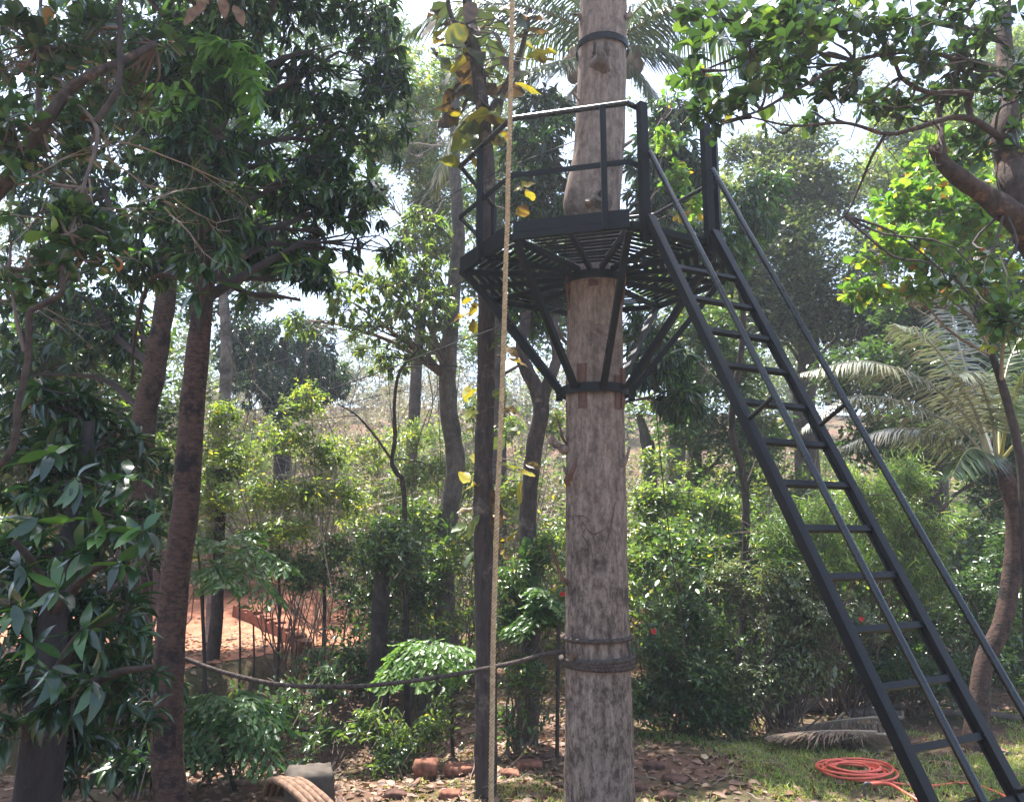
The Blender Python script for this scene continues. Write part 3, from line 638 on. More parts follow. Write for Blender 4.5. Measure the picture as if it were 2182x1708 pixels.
for k, (px, py, r, Y, lab) in enumerate([(690, 1170, .035, 12.5, 'thin dark sapling stem standing right of the red path'), (594, 1160, .03, 12, 'thin black stem standing in front of the red path'), (540, 1330, .022, 12, 'short thin black stem at the path edge'),
                                    (433, 1260, .022, 11, 'thin stem right beside the red-barked trunk'), (510, 1270, .02, 11.5, 'slender stem in the middle of the red path view')]):
    b = ongr(px - 6, Y, -.05); stick('sapling', lab, [b, (b + P(px, py, Y)) / 2 + np.array((.03, 0, 0)), P(px, py, Y)], r, r * .6, 'bark_dark', 0, seed=20 + k, n=12)
tree('stub_tree', 'dark leaning trunk above the red path, cut off by foliage', [ongr(455, 12.6, -.1), T(463, 1330, 12.6), T(466, 1200, 12.6), T(470, 1000, 12.6)], (.1, .1, .09, .07), 'bark_dark', [lobe(470, 1010, 12.6, 40, 30)], 'shrub', 'small', dens=2)
tree('shadow_trunk', 'broad dark shaded trunk in the middle of the undergrowth', [ongr(800, 11.2, -.1), T(806, 1400, 11.2), T(815, 1230, 11.2), T(822, 1170, 11.2)], (.15, .13, .11, .1), 'bark_dark',
     [lobe(830, 1140, 11.2, 70, 45), lobe(800, 1180, 11.1, 60, 35), lobe(860, 1190, 11, 50, 40)], 'shrub', 'small', dens=2, tone=(.45, .2))
tree('hill_tree', 'small forked tree trunk on the slope right of the main trunk', [ongr(1385, 17, -.1), T(1385, 1000, 17), T(1378, 930, 17), T(1360, 880, 17)], (.16, .15, .13, .06), 'bark_grey', [lobe(1370, 860, 17, 60, 40)], 'small_far', 'small_light', dens=1.2, tone=(.5, .2))
tree('brown_tree', 'bent brown tree trunk on the slope behind the left ladder rail', [ongr(1480, 18, -.1), T(1478, 990, 18), T(1470, 930, 18), T(1490, 880, 18)], (.14, .13, .11, .05), 'bark_grey', [lobe(1490, 870, 18, 50, 35)], 'small_far', 'small_light', dens=1.0, tone=(.5, .2))

# ================================================================ MAIN TRUNK, PLATFORM, LADDER
TX, TY, ORAD, OTH = .753, 6.796, 1.214, 3.26
Z0 = CAMZ + 2.296                                            # underside of the platform frame
CEN = np.array((TX, TY, 0.))
MT = [T(1279, 1900, TY), T(1278, 1700, TY), T(1273, 1400, TY), T(1270, 1141, TY), T(1268, 830, TY), T(1267, 600, TY), T(1266, 440, TY), T(1278, 300, TY), T(1282, 160, TY), T(1286, 0, TY), T(1290, -300, TY)]
MR = (.30, .288, .272, .262, .252, .243, .238, .232, .228, .226, .2)
mt = thing('platform_tree', 'thick grey-brown bare trunk carrying the metal platform', 'tree', (MT[0][0], TY, g1(MT[0][0], TY)))
MT[0] = np.array((MT[0][0], TY, g1(MT[0][0], TY) - .15))
def main_center(z):
    a = np.array(MT); return np.array((np.interp(z, a[:, 2], a[:, 0]), TY, z))
def main_rad(z): return float(np.interp(z, np.array(MT)[:, 2], MR))
def build_trunk():
    zs = np.arange(MT[0][2], MT[-1][2], .03); seg = 72
    a = np.linspace(0, 2 * PI, seg, endpoint=False)
    X = np.interp(zs, np.array(MT)[:, 2], np.array(MT)[:, 0]); RR = np.interp(zs, np.array(MT)[:, 2], MR)
    A, Z = np.meshgrid(a, zs); rr = RR[:, None] * np.ones(seg)
    pt = np.stack([np.cos(A), np.sin(A), Z * .35], -1)
    r = rr * (1 + .07 * (fbm(pt, 1.5, 3) - .5) + .045 * (fbm(np.stack([np.cos(A) * 6, np.sin(A) * 6, Z * 1.6], -1), 1.0, 8) - .5))
    r += .011 * (vnoise(np.stack([np.cos(A) * 14, np.sin(A) * 14, Z * 4], -1), 1.0, 17) - .5) + .007 * (vnoise(np.stack([np.cos(A) * 9, np.sin(A) * 9, Z * 14], -1), 1.0, 19) - .5)
    kz = P(1266, 430, TY)[2]
    r += .055 * np.exp(-((Z - kz) / .28) ** 2) * np.exp(-((np.mod(A - 3.45 + PI, 2 * PI) - PI) / .7) ** 2)
    for px, py, s in ((1280, 125, .05), (1270, 432, .05), (1258, 608, .035), (1218, 1012, .04)):
        q = P(px, py, TY - .22); an = math.atan2(q[1] - TY, q[0] - main_center(q[2])[0])
        r += s * np.exp(-((Z - q[2]) / .09) ** 2 - ((np.mod(A - an + PI, 2 * PI) - PI) / .3) ** 2)
    V = np.stack([X[:, None] + np.cos(A) * r, TY + np.sin(A) * r, Z], -1).reshape(-1, 3)
    n = len(zs); i = np.arange(n - 1)[:, None] * seg; j = np.arange(seg)[None]; j2 = (j + 1) % seg
    F = np.stack([i + j, i + j2, i + seg + j2, i + seg + j], -1).reshape(-1, 4)
    mb = MB().add(V, F); top = V[-seg:]; mb.add(np.vstack([top, top.mean(0)]), np.stack([j[0], j2[0], np.full(seg, seg)], -1))
    mb.build('trunk', M['bark_main'], mt, True)
build_trunk()
def stub(px, py, pts, r0, r1, seed, mat='bark_main', seg=10):
    """broken branch stump on the trunk; pts are offsets (right, towards the viewer, up) in metres from the bark"""
    q = P(px, py, TY - .2); mc = main_center(q[2]); r = main_rad(q[2]); dx = np.clip(q[0] - mc[0], -.99 * r, .99 * r)
    s = np.array((mc[0] + dx * .93, TY - math.sqrt(max(r * r - dx * dx, 1e-4)) * .93, q[2]))
    p = curve([s] + [s + np.array((a, -b, c)) for a, b, c in pts], 10)
    MB().tube(p, np.linspace(r0, r1, 10) * (1 + .25 * np.random.default_rng(seed).normal(size=10) * .6), seg, True, .35, seed).build('branch_stub', M[mat], mt, True)
stub(1279, 142, [(-.005, .06, .0), (-.01, .11, .03), (-.02, .115, .11)], .085, .03, 1, 'bark_grey')
stub(1268, 122, [(-.01, .05, .04), (-.015, .06, .12)], .035, .01, 21, 'bark_dark')
stub(1289, 122, [(.005, .07, .03), (.0, .1, .1)], .045, .014, 2, 'bark_grey')
stub(1274, 434, [(0, .05, .0), (.015, .1, .02)], .085, .045, 3, 'bark_grey')
stub(1275, 431, [(.01, .1, .02), (.017, .112, .022)], .028, .026, 22, 'bark_black')
stub(1258, 437, [(-.02, .05, -.01), (-.03, .08, .01)], .055, .028, 4)
stub(1258, 608, [(0, .035, 0), (.0, .055, .0)], .058, .036, 5, 'wedge')
stub(1216, 1022, [(-.01, .06, .02), (.01, .1, .09), (.03, .1, .19)], .05, .009, 6, 'wedge')
stub(1207, 1005, [(-.03, .05, .02), (-.05, .07, .07)], .03, .006, 7)
stub(1209, 952, [(-.06, .02, .01), (-.12, .03, .05), (-.16, .02, .1)], .058, .022, 8)
stub(1209, 945, [(-.05, .05, .05), (-.08, .06, .16), (-.12, .05, .28)], .016, .004, 9, 'wedge')
stub(1325, 990, [(.04, .02, .02), (.07, .02, .09), (.09, .02, .16)], .028, .007, 10)
stub(1209, 1245, [(-.05, .03, .05), (-.11, .02, .2), (-.16, .02, .33)], .022, .008, 11, 'wedge')
stub(1238, 16, [(-.03, .03, .02), (-.1, .04, .03)], .03, .012, 12)
stub(1337, 22, [(.04, .0, .03), (.06, .0, .12)], .03, .012, 13)
stub(1236, 205, [(-.03, .03, .03), (-.08, .05, .08), (-.05, .05, .1)], .012, .004, 14, 'wedge')
rngv = np.random.default_rng(5)
def surf(px, py, off=.004):
    q = P(px, py, TY - .2); mc = main_center(q[2]); r = main_rad(q[2]) + off; dx = np.clip(q[0] - mc[0], -.995 * r, .995 * r)
    return np.array((mc[0] + dx, TY - math.sqrt(r * r - dx * dx), q[2]))
for ln in ([(1240, 1110), (1252, 1130), (1268, 1140), (1275, 1160)], [(1262, 1138), (1285, 1128), (1300, 1105)], [(1225, 1098), (1245, 1100), (1258, 1112)], [(1310, 1070), (1303, 1110), (1292, 1150), (1285, 1180)], [(1240, 1140), (1256, 1165), (1262, 1190)]):
    MB().tube(curve([surf(*a, .006) for a in ln], 10), np.linspace(.005, .002, 10), 5, True).build('dead_root', M['twig'], mt, True)

OC = [np.array((TX + ORAD * math.cos(OTH + k * PI / 4), TY + ORAD * math.sin(OTH + k * PI / 4), 0)) for k in range(8)]  # A B C d D E F G
def on(p, z): return np.array((p[0], p[1], z))
def inset(k, s):
    """corner k drawn towards the trunk by factor s"""
    return CEN + (OC[k % 8] - CEN) * s
pl = thing('tree_platform', 'black steel octagonal platform with slatted deck and railing around the trunk', 'platform', (TX, TY, Z0))
RAILZ, MIDZ, DECK = CAMZ + 3.32, CAMZ + 2.83, Z0 + .062
for k in range(8):                                           # edge channels
    a, b = OC[k], OC[(k + 1) % 8]
    prof = [(-.022, -.026), (.022, -.026), (.022, -.018), (-.014, -.018), (-.014, .018), (.022, .018), (.022, .026), (-.022, .026)]
    out = nrm((a + b) / 2 - CEN)
    e = nrm(b - a)
    MB().bar(on(a + e * .004, Z0 + .026), on(b - e * .004, Z0 + .026), .04, .052).build('edge_channel', M['metal'], pl)
AP = math.cos(PI / 8)
nsl = 11
for k in range(8):                                           # deck slats, each ring sector by sector
    for j in range(nsl):
        s1 = .955 - j * .0655; s0 = s1 - .041
        a, b = OC[k], OC[(k + 1) % 8]
        q = [CEN + (a - CEN) * s0, CEN + (b - CEN) * s0, CEN + (b - CEN) * s1, CEN + (a - CEN) * s1]
        e = nrm(b - a); g = .008 + .004 * ((j * 7 + k * 3) % 3)
        q[0] = q[0] + e * g; q[3] = q[3] + e * g; q[1] = q[1] - e * g; q[2] = q[2] - e * g
        dz = .0015 * ((j * 5 + k) % 3)
        V = np.array([on(p, DECK - .006 + dz) for p in q] + [on(p, DECK + dz) for p in q])
        MB().add(V, [(3, 2, 1, 0), (4, 5, 6, 7), (0, 1, 5, 4), (1, 2, 6, 5), (2, 3, 7, 6), (3, 0, 4, 7)]).build('deck_slat', M['metal'], pl)
for k in range(16):                                          # radial joists to corners and mid edges
    an = OTH + k * PI / 8; rr = (ORAD - .03) if k % 2 == 0 else ORAD * AP - .025
    d = np.array((math.cos(an), math.sin(an), 0))
    MB().bar(on(CEN + d * .262, Z0 + .018), on(CEN + d * rr, Z0 + .018), .036, .046).build('joist', M['metal'], pl)
def hoop(name, z, r, w, h, parent, mat='metal', seg=48, tilt=(0, 0)):
    mb = MB(); a = np.linspace(0, 2 * PI, seg, endpoint=False); mc = main_center(z)
    zz = z + tilt[0] * np.cos(a) * r + tilt[1] * np.sin(a) * r
    ring = []
    for rr, dz in ((r, -h / 2), (r + w, -h / 2), (r + w, h / 2), (r, h / 2)):
        ring.append(np.stack([mc[0] + rr * np.cos(a), TY + rr * np.sin(a), zz + dz], -1))
    V = np.stack(ring, 1).reshape(-1, 3); i = np.arange(seg)[:, None] * 4; i2 = ((np.arange(seg) + 1) % seg)[:, None] * 4; j = np.arange(4)[None]; j2 = (j + 1) % 4
    mb.add(V, np.stack([i + j, i2 + j, i2 + j2, i + j2], -1).reshape(-1, 4))
    return mb.build(name, M[mat], parent)
RZ = CAMZ + 1.25; RRAD = .29
hoop('lower_hoop', RZ, RRAD, .012, .08, pl)
hoop('upper_collar', Z0 - .03, .262, .012, .075, pl)
for s in (-1, 1):                                            # bolted ears of the lower hoop
    c = main_center(RZ) + np.array((s * (RRAD + .03), -.02, -.03))
    for dy in (-.012, .012): ear = MB().box(c + np.array((0, dy, 0)), .028, .005, .05).build('clamp_ear', M['metal'], pl)
    for dz in (-.025, .02): MB().tube([c + np.array((.004, -.04, dz)), c + np.array((.004, .03, dz))], .008, 6).build('bolt', M['metal'], ear)
for k in range(8):                                           # diagonal struts from hoop to corners
    an = OTH + k * PI / 4; d = np.array((math.cos(an), math.sin(an), 0)); mc = main_center(RZ); mc[2] = 0
    a = on(mc + d * (RRAD + .03), RZ); b = on(CEN + d * (ORAD - .05), Z0 - .006)
    MB().bar(a, b, .05, .05, d).build('strut', M['metal'], pl)
def edgept(k, t): return OC[k] + (OC[(k + 1) % 8] - OC[k]) * t
# toe boards on edges AB, BC and the right side edges
for k in (0, 1):
    a, b = edgept(k, .012), edgept(k, .995 if k == 1 else .985); out = nrm(edgept(k, .5) - CEN) * .012
    MB().bar(on(a + out, Z0 + .1), on(b + out, Z0 + .1), .012, .088).build('toe_board', M['metal'], pl)
# posts
def post(p, z1, w=.042, z0=None, name='post'): MB().box((p[0], p[1], ((z0 or Z0 - .01) + z1) / 2), w / 2, w / 2, (z1 - (z0 or Z0 - .01)) / 2, (nrm(np.array((p[0] - TX, p[1] - TY, 0))), nrm(np.array((-(p[1] - TY), p[0] - TX, 0))), (0, 0, 1))).build(name, M['metal'], pl)
post(edgept(0, .45) + nrm(edgept(0, .45) - CEN) * .03, RAILZ - .018, .045)
post(edgept(1, .80) + nrm(edgept(1, .5) - CEN) * .04, RAILZ - .018, .045)
post(inset(7, .985), RAILZ - .018, .042); post(inset(4, .985), RAILZ - .018, .042); post(inset(5, .985), RAILZ - .018, .042); post(inset(6, .985), RAILZ - .018, .042); post(inset(3, .985), RAILZ - .018, .042)
LP = edgept(2, .145); RP = edgept(2, .855)
eC = nrm(OC[3] - OC[2]); nC = np.array((eC[1], -eC[0], 0))
for p in (LP, RP):
    c = p + nC * .012
    MB().box((c[0], c[1], (Z0 - .08 + RAILZ + .03) / 2), .036, .028, (RAILZ + .03 - Z0 + .08) / 2, (eC, nC, (0, 0, 1))).build('ladder_post', M['metal'], pl)
def rail(seq, z, w, h, name, mat='metal_gloss'):
    for i in range(len(seq) - 1):
        a, b = on(seq[i], z), on(seq[i + 1], z); e = nrm(b - a)
        if name == 'handrail': MB().tube([a - e * .008, b + e * .008], w / 2, 12, True, 0, 0, .2).build(name, M[mat], pl, True)
        else: MB().bar(a - e * .012, b + e * .012 - np.array((0, 0, .0015)), w, h).build(name, M[mat], pl)
A_, B_, C_ = inset(0, 1.015), inset(1, 1.015), inset(2, 1.0)
rail([LP - nC * .02, C_, B_, A_, inset(7, .985)], RAILZ, .045, .04, 'handrail')
rail([RP - nC * .02, inset(3, .99), inset(4, .99), inset(5, .99), inset(6, .985)], RAILZ, .042, .04, 'handrail')
rail([LP - nC * .02, C_, B_, A_, inset(7, .985)], MIDZ, .012, .042, 'mid_rail', 'metal')
rail([RP - nC * .02, inset(3, .99), inset(4, .99), inset(5, .99), inset(6, .985)], MIDZ, .012, .042, 'mid_rail', 'metal')
# ladder
LD = np.array((.0686, -.1243, -.27)); L1 = np.array((1.272, 5.323, CAMZ + 1.66)); LU = np.array((math.cos(.483), math.sin(.483), 0)); LW = .572
ld = thing('steel_ladder', 'black steel ladder with tube handrails leaning up to the platform', 'ladder', (L1 + LD * 15 + LU * LW / 2))
DU = nrm(LD); LN = nrm(np.cross(LU, DU)); LN = LN if LN[2] > 0 else -LN
def lpt(k, side, n=0.0): return L1 + LD * k + LU * (LW if side else 0) + LN * n
gzl = g1(2.3, 3.4); kend = (L1[2] - gzl + .02) / .27
for s in (0, 1):
    sg = 1 if s else -1
    a = lpt(-2.75, s) + LU * sg * .034; b = lpt(kend, s) + LU * sg * .034
    prof = [(-.034, -.03), (.034, -.03), (.034, -.012), (.026, -.012), (.026, .012), (.034, .012), (.034, .03), (-.034, .03)]
    if s == 0: prof = [(-x, y) for x, y in prof][::-1]
    mb = MB().prism(prof, a, b, LN)
    mb.build('side_rail', M['metal'], ld)
for k in range(-1, 15):
    a, b = lpt(k, 0), lpt(k, 1)
    rung = MB().bar(a - LU * .004, b + LU * .004, .036, .036, LN).build('rung', M['metal'], ld)
    for e, sg in ((a, 1), (b, -1)): MB().tube([e - LU * sg * .002, e + LU * sg * .008], .025, 8, True, .35, k + 9, PI / 8).build('weld_bead', M['metal'], rung)
for s in (0, 1):
    sg = 1 if s else -1; off = LU * sg * .03
    k0 = -4.75 + 0
    n_off = .27
    st = lpt(-2.55, s, 0) + off; st = np.array((st[0], st[1], CAMZ + 2.93))
    # tube starts on the ladder post and runs parallel to the rail
    n_off = float((st - lpt(0, s)) @ LN)
    kk = float((st - lpt(0, s)) @ DU) / np.linalg.norm(LD)
    pa = lpt(kk, s, n_off) + off; pb = lpt(kend - 1.2, s, n_off) + off
    pc = lpt(kend - .9, s, n_off - .06) + off; pd = lpt(kend - .9, s, 0.02) + off
    hr = MB().tube(np.vstack([curve([pa, pb], 14), [pc], [pd]]), .021, 12).build('handrail', M['metal_gloss'], ld, True)
    for kb in (3.5, 10.9):
        MB().tube([lpt(kb, s, .02) + off, lpt(kb, s, n_off) + off], .015, 10).build('bracket', M['metal_gloss'], hr, True)

# things on the trunk
tag(hoop('metal_band', CAMZ + 4.58, .243, .01, .065, None, 'metal', 48, (0, .0)), 'dark steel band clamped round the upper trunk', 'band')
def wedge(px, y0, y1, wpx, lab, deep=.03, turn=0):
    a, b = surf(px, y0, .0), surf(px, y1, .0); mc = main_center((a[2] + b[2]) / 2)
    d = nrm(np.array((a[0] - mc[0], a[1] - TY, 0))); sd_ = np.array((-d[1], d[0], 0)); w = R(wpx, 6.5)
    c = (a + b) / 2; h = abs(a[2] - b[2]) / 2
    mb = MB(); g = []
    for z, t in ((-h, .012), (h, deep)):
        for x in (-w, w):
            for e in (-.05, t): g.append(c + sd_ * x * .5 + d * e + np.array((0, 0, z)))
    mb.add(g, [(0, 1, 3, 2), (4, 6, 7, 5), (0, 4, 5, 1), (2, 3, 7, 6), (0, 2, 6, 4), (1, 5, 7, 3)])
    solo('wooden_wedge', mb, M['wedge'], lab, 'wedge', c, 'wedges between hoop and trunk')
wedge(1241, 776, 870, 19, 'reddish wooden wedge at the front of the lower hoop', .034)
wedge(1314, 800, 872, 16, 'wooden wedge right of the front strut at the lower hoop', .03)
wedge(1327, 782, 868, 18, 'wooden wedge on the right edge of the trunk at the lower hoop', .032)
wedge(1215, 575, 650, 14, 'dark wooden wedge under the collar on the left of the trunk', .03)
wedge(1329, 570, 640, 22, 'chipped wooden block under the collar on the right of the trunk', .05)

# ropes
def twisted(path, R0, r, pitch, strands=3, seg=6, per=7):
    """strands wound round a path"""
    path = np.asarray(path, float); sg = np.linalg.norm(np.diff(path, axis=0), axis=1); s = np.concatenate([[0], np.cumsum(sg)])
    n = max(8, int(s[-1] / pitch * per)); t = np.linspace(0, s[-1], n)
    q = np.stack([np.interp(t, s, path[:, k]) for k in range(3)], -1)
    tg = nrm(np.gradient(q, axis=0)); h = np.where(np.abs(tg[:, 2:3]) < .8, np.array([[0, 0, 1.]]), np.array([[0, 1., 0]]))
    u = nrm(np.cross(tg, h)); v = np.cross(tg, u); mb = MB()
    for k in range(strands):
        a = t / pitch * 2 * PI + k * 2 * PI / strands
        mb.tube(q + u * (R0 * np.cos(a))[:, None] + v * (R0 * np.sin(a))[:, None], r, seg)
    return mb
ry = 5.0
rp = curve([P(1094, -140, ry), P(1092, 10, ry), P(1086, 250, ry), P(1079, 480, ry), P(1070, 800, ry), P(1060, 1130, ry), P(1053, 1400, ry), P(1048, 1705, ry), P(1046, 1790, ry)], 60)
rp[:, 0] += .022 * (vnoise(rp, .9, 71) - .5) + .008 * (vnoise(rp, 3.1, 72) - .5); rp[:, 1] += .03 * (vnoise(rp, 1.1, 73) - .5)
solo('hanging_rope', twisted(rp, .0098, .0086, .075), M['rope'], 'long pale twisted rope hanging down in front of the platform', 'rope', rp[-1], smooth=True)
def loop_round(z, r, turns, dz, a0=0., tilt=.0, n=60):
    a = np.linspace(a0, a0 + turns * 2 * PI, int(n * turns)); mc = main_center(z)
    rr = r + .006 * np.sin(a * 3)
    return np.stack([mc[0] + rr * np.cos(a), TY + rr * np.sin(a), z + dz * a / (2 * PI) + tilt * np.cos(a)], -1)
zl1 = P(1272, 1366, TY - .27)[2]; zl2 = P(1272, 1418, TY - .28)[2]
solo('rope_loop', twisted(loop_round(zl1, main_rad(zl1) + .018, 1.0, 0, 0, .004), .010, .011, .06), M['rope_dark'], 'thin dark rope tied once round the lower trunk', 'rope', main_center(zl1), smooth=True)
lt = MB()
for q, dz in ((0, -.026), (1, .0), (2, .027)):
    mbq = twisted(loop_round(zl2 + dz, main_rad(zl2) + .02 + .004 * q, 1.0, 0, q, .010 * (q - 1)), .012, .0135, .08)
    for V_, in zip(mbq.V): pass
    off = lt.n
    for F_ in mbq.Q: lt.Q.append(F_ + off)
    for F_ in mbq.T: lt.T.append(F_ + off)
    lt.V += mbq.V; lt.tone += mbq.tone; lt.n += mbq.n
rb = solo('rope_binding', lt, M['rope_dark'], 'thick triple winding of dark rope round the lower trunk', 'rope', main_center(zl2), smooth=True)
rg = np.random.default_rng(8); fr = MB(); c0 = surf(1222, 1404, .03)
nf = 60; d_ = nrm(np.array((-.05, -.5, .7)) + rg.normal(0, .45, (nf, 3))); prisms(fr, c0 + rg.normal(0, .012, (nf, 3)), c0 + d_ * rg.uniform(.04, .1, (nf, 1)), .0022, .0008)
fr.build('frayed_end', M['rope_brown'], rb)
MB().tube(curve([surf(1340, 1368, .02), surf(1344, 1392, .035), surf(1342, 1412, .03)], 8), .014, 7, True, .3, 2).build('tied_end', M['rope_dark'], rb)
# rope strung to the red-barked tree
SY = 6.55
hp = curve([surf(1206, 1392, .02), P(1165, 1392, 6.62), P(1090, 1412, 6.6), P(965, 1437, 6.58), P(860, 1452, 6.56), P(760, 1461, 6.55), P(640, 1461, 6.55), P(560, 1452, 6.55), P(470, 1430, 6.55), P(400, 1405, 6.55), P(372, 1396, 6.5)], 80)
solo('slack_rope', twisted(hp, .0095, .0105, .06), M['rope_dark'], 'dark slack rope strung from the trunk to the red-barked tree', 'rope', hp[0], smooth=True)
def cable(name, label, pts, r, mat='cable', cat='cable', n=40):
    q = curve(pts, n); return solo(name, MB().tube(q, r, 6), M[mat], label, cat, q[0], smooth=True)
cable('zip_cable', 'thin cable running from the trunk above the railing down to the left', [np.array((TX, TY, CAMZ + 3.72)), P(1000, 395, 7.6), P(726, 547, 9), P(400, 735, 11.5), P(200, 845, 13.5)], .006)
cable('zip_cable', 'thin cable leaving the deck edge down to the left', [P(1000, 592, 7.0), P(860, 665, 8), P(726, 729, 9.2), P(493, 800, 11.5), P(250, 880, 14)], .006)
cable('zip_cable', 'lowest thin cable sagging left below the platform', [surf(1213, 640, .0), P(1040, 705, 7.4), P(726, 822, 9), P(560, 870, 10.3), P(420, 893, 11.5), P(250, 905, 13)], .006)
cable('dangling_line', 'thin dark cord hanging from the platform right of the trunk', [on(OC[5], Z0), P(1385, 740, 7.7), P(1396, 850, 7.7), P(1410, 1000, 7.7), P(1430, 1170, 7.7), P(1450, 1310, 7.7), P(1462, 1400, 7.7)], .006, 'twig_dark', 'cord')
cable('fence_wire', 'thin straight wire at head height right of the trunk', [P(1330, 1050, 9), P(1660, 1052, 9), P(2080, 1058, 9.3)], .004, 'cable', 'wire')

# ================================================================ NEAR TREES
def leaf_mesh(name, kind, tone, seed):
    """one curved leaf, unit length along +X, normal +Z"""
    rng = np.random.default_rng(seed); n = 7; t = np.linspace(0, 1, n)
    w = {'obov': .3 * np.sin(PI * np.clip(t, .0, 1) ** 1.35) ** .8, 'lance': .135 * np.sin(PI * t ** .85) ** .9, 'broad': .36 * np.sin(PI * t ** .95) ** .7}[kind]
    w[0] = .004; w[-1] = .006
    cz = -.22 * rng.uniform(.5, 1.4) * t ** 2 + .05 * np.sin(t * 5 + rng.uniform(0, 6))
    sk = .08 * rng.normal() * np.sin(PI * t)
    V = []
    for i in range(n):
        wav = .05 * rng.normal(size=2) if kind == 'broad' else .012 * rng.normal(size=2)
        V += [(t[i], -w[i] + sk[i], cz[i] + .16 * w[i] + wav[0] * w[i] * 3), (t[i], sk[i], cz[i]), (t[i], w[i] + sk[i], cz[i] + .16 * w[i] + wav[1] * w[i] * 3)]
    F = []
    for i in range(n - 1):
        a = i * 3; F += [(a, a + 1, a + 4, a + 3), (a + 1, a + 2, a + 5, a + 4)]
    V = np.array(V)
    tn = np.clip(tone + (.07 * rng.normal(size=len(V)) if kind == 'broad' else 0) + np.zeros(len(V)), 0, 1)
    return mesh_from(name, V, np.array(F), tn, True)
def leaf_set(kind, mat, tones):
    out = []
    for i, t in enumerate(tones):
        me = leaf_mesh('leaf', kind, t, 100 + i); me.materials.append(M[mat]); out.append(me)
    return out
def leaf_part(parent, me, pos, d, up, L, wf=1.0):
    d = nrm(np.asarray(d, float)); s = nrm(np.cross(up, d)); u = np.cross(d, s)
    o = bpy.data.objects.new('leaf', me); COL.objects.link(o); o.parent = parent
    m = Matrix(((d[0], s[0], u[0]), (d[1], s[1], u[1]), (d[2], s[2], u[2])))
    o.location = Vector([float(v) for v in pos]) - parent.location
    o.rotation_euler = m.to_euler(); o.scale = (L, L * wf, L * 1.1)
    return o
def whorl(parent, rng, meshes, p, td, k, L, droop, spread=(.6, 1.4)):
    td = nrm(np.asarray(td, float)); e1 = nrm(np.cross(td, (0.3, .2, 1.))); e2 = np.cross(td, e1); ph0 = rng.uniform(0, 6.28)
    for j in range(k):
        ph = ph0 + j * 2.4; a = rng.uniform(*spread)
        d = td * math.cos(a) + (e1 * math.cos(ph) + e2 * math.sin(ph)) * math.sin(a) + np.array((0, 0, -droop * rng.uniform(.5, 1.3)))
        leaf_part(parent, meshes[int(rng.integers(len(meshes)))], p - td * rng.uniform(0, .04), d, nrm(np.array((0, 0, 1.)) + rng.normal(0, .3, 3)), L * rng.uniform(.7, 1.15))

# red-barked mango tree at the left
mango = tree('red_bark_mango_tree', 'slim reddish straight trunk with big dark mango crown at the left', [ongr(362, 6.5, -.15), T(365, 1500, 6.5), T(376, 1250, 6.5), T(392, 1000, 6.5), T(404, 850, 6.5), T(422, 690, 6.5), T(434, 580, 6.6), T(455, 380, 6.8), T(480, 150, 7), T(500, -150, 7.3)],
     (.125, .118, .11, .105, .1, .09, .085, .07, .055, .04), 'bark_red',
     [lobe(430, 300, 5.9, 100, 90), lobe(450, 440, 5.9, 100, 80), lobe(400, 170, 5.9, 110, 80), lobe(470, 40, 6, 120, 80), lobe(440, 540, 5.9, 80, 45), lobe(470, 330, 7.2, 130, 90), lobe(600, 420, 7.4, 120, 80), lobe(690, 500, 7.6, 90, 70), lobe(720, 300, 8, 110, 90), lobe(800, 160, 8.2, 80, 90), lobe(640, 180, 7.6, 110, 90), lobe(440, 500, 7, 110, 60), lobe(560, 540, 7.2, 110, 50), lobe(780, 30, 8.4, 90, 80), lobe(620, 20, 7.6, 120, 90),
      lobe(330, 460, 7.4, 90, 80), lobe(300, 560, 7, 90, 50), lobe(740, 420, 8, 60, 60), lobe(755, 440, 7.6, 70, 60), lobe(735, 530, 7.6, 60, 40), lobe(700, 350, 7.6, 70, 50), lobe(660, 590, 7.4, 60, 25), lobe(850, 190, 8.4, 45, 60), lobe(450, 90, 7.4, 120, 110), lobe(300, 200, 7.6, 110, 100), lobe(840, 290, 8.4, 45, 50), lobe(600, -160, 8, 250, 100), lobe(830, 540, 8, 40, 30), (np.array((-3.1, 6.2, 8.8)), np.array((1.3, 1.2, .8))), (np.array((-4.6, 6.0, 8.2)), np.array((1.2, 1.2, .8))), (np.array((-1.7, 6.8, 9.2)), np.array((1.2, 1.2, .8))), (np.array((-3.4, 4.9, 7.8)), np.array((1.1, 1.0, .6))), (np.array((-2.3, 5.1, 7.7)), np.array((1.1, 1.0, .5))), (np.array((-1.5, 4.5, 7.9)), np.array((1.0, .9, .5))), (np.array((-2.9, 4.2, 7.6)), np.array((1.0, .8, .5)))],  # last seven lobes hang out of view, added to shade the lower left
     'mango', 'mango', dens=1.9, tone=(.45, .2), thr=.36, scale=.92, seg=20, twig='twig_dark', nsub=5, fork=.45, tnoise=.06)
rng = np.random.default_rng(77)
yl = leaf_set('lance', 'mango_young', (.1, .3, .45, .6, .75, .9))
for x, y, Y in [(435, 75, 6.1), (460, 100, 6.0), (485, 95, 6.0), (505, 130, 6.0), (520, 120, 6.1), (490, 80, 6.2), (550, 165, 6.1), (560, 130, 6.2), (535, 190, 6.0), (420, 130, 6.1), (350, 175, 6.0), (365, 215, 5.9), (410, 200, 6.0), (395, 125, 6.2), (325, 220, 6.0), (520, 240, 6.1), (500, 385, 6.3), (560, 340, 6.5), (530, 255, 6.1)]:
    for _ in range(2 if y < 210 else 1): whorl(mango, rng, yl, P(x + rng.normal(0, 11), y + rng.normal(0, 11), Y - .35), (rng.normal(0, .3), -.3, .5), 8, .2, 1.2)
dl = leaf_set('lance', 'mango', (.15, .3, .45, .6, .8))
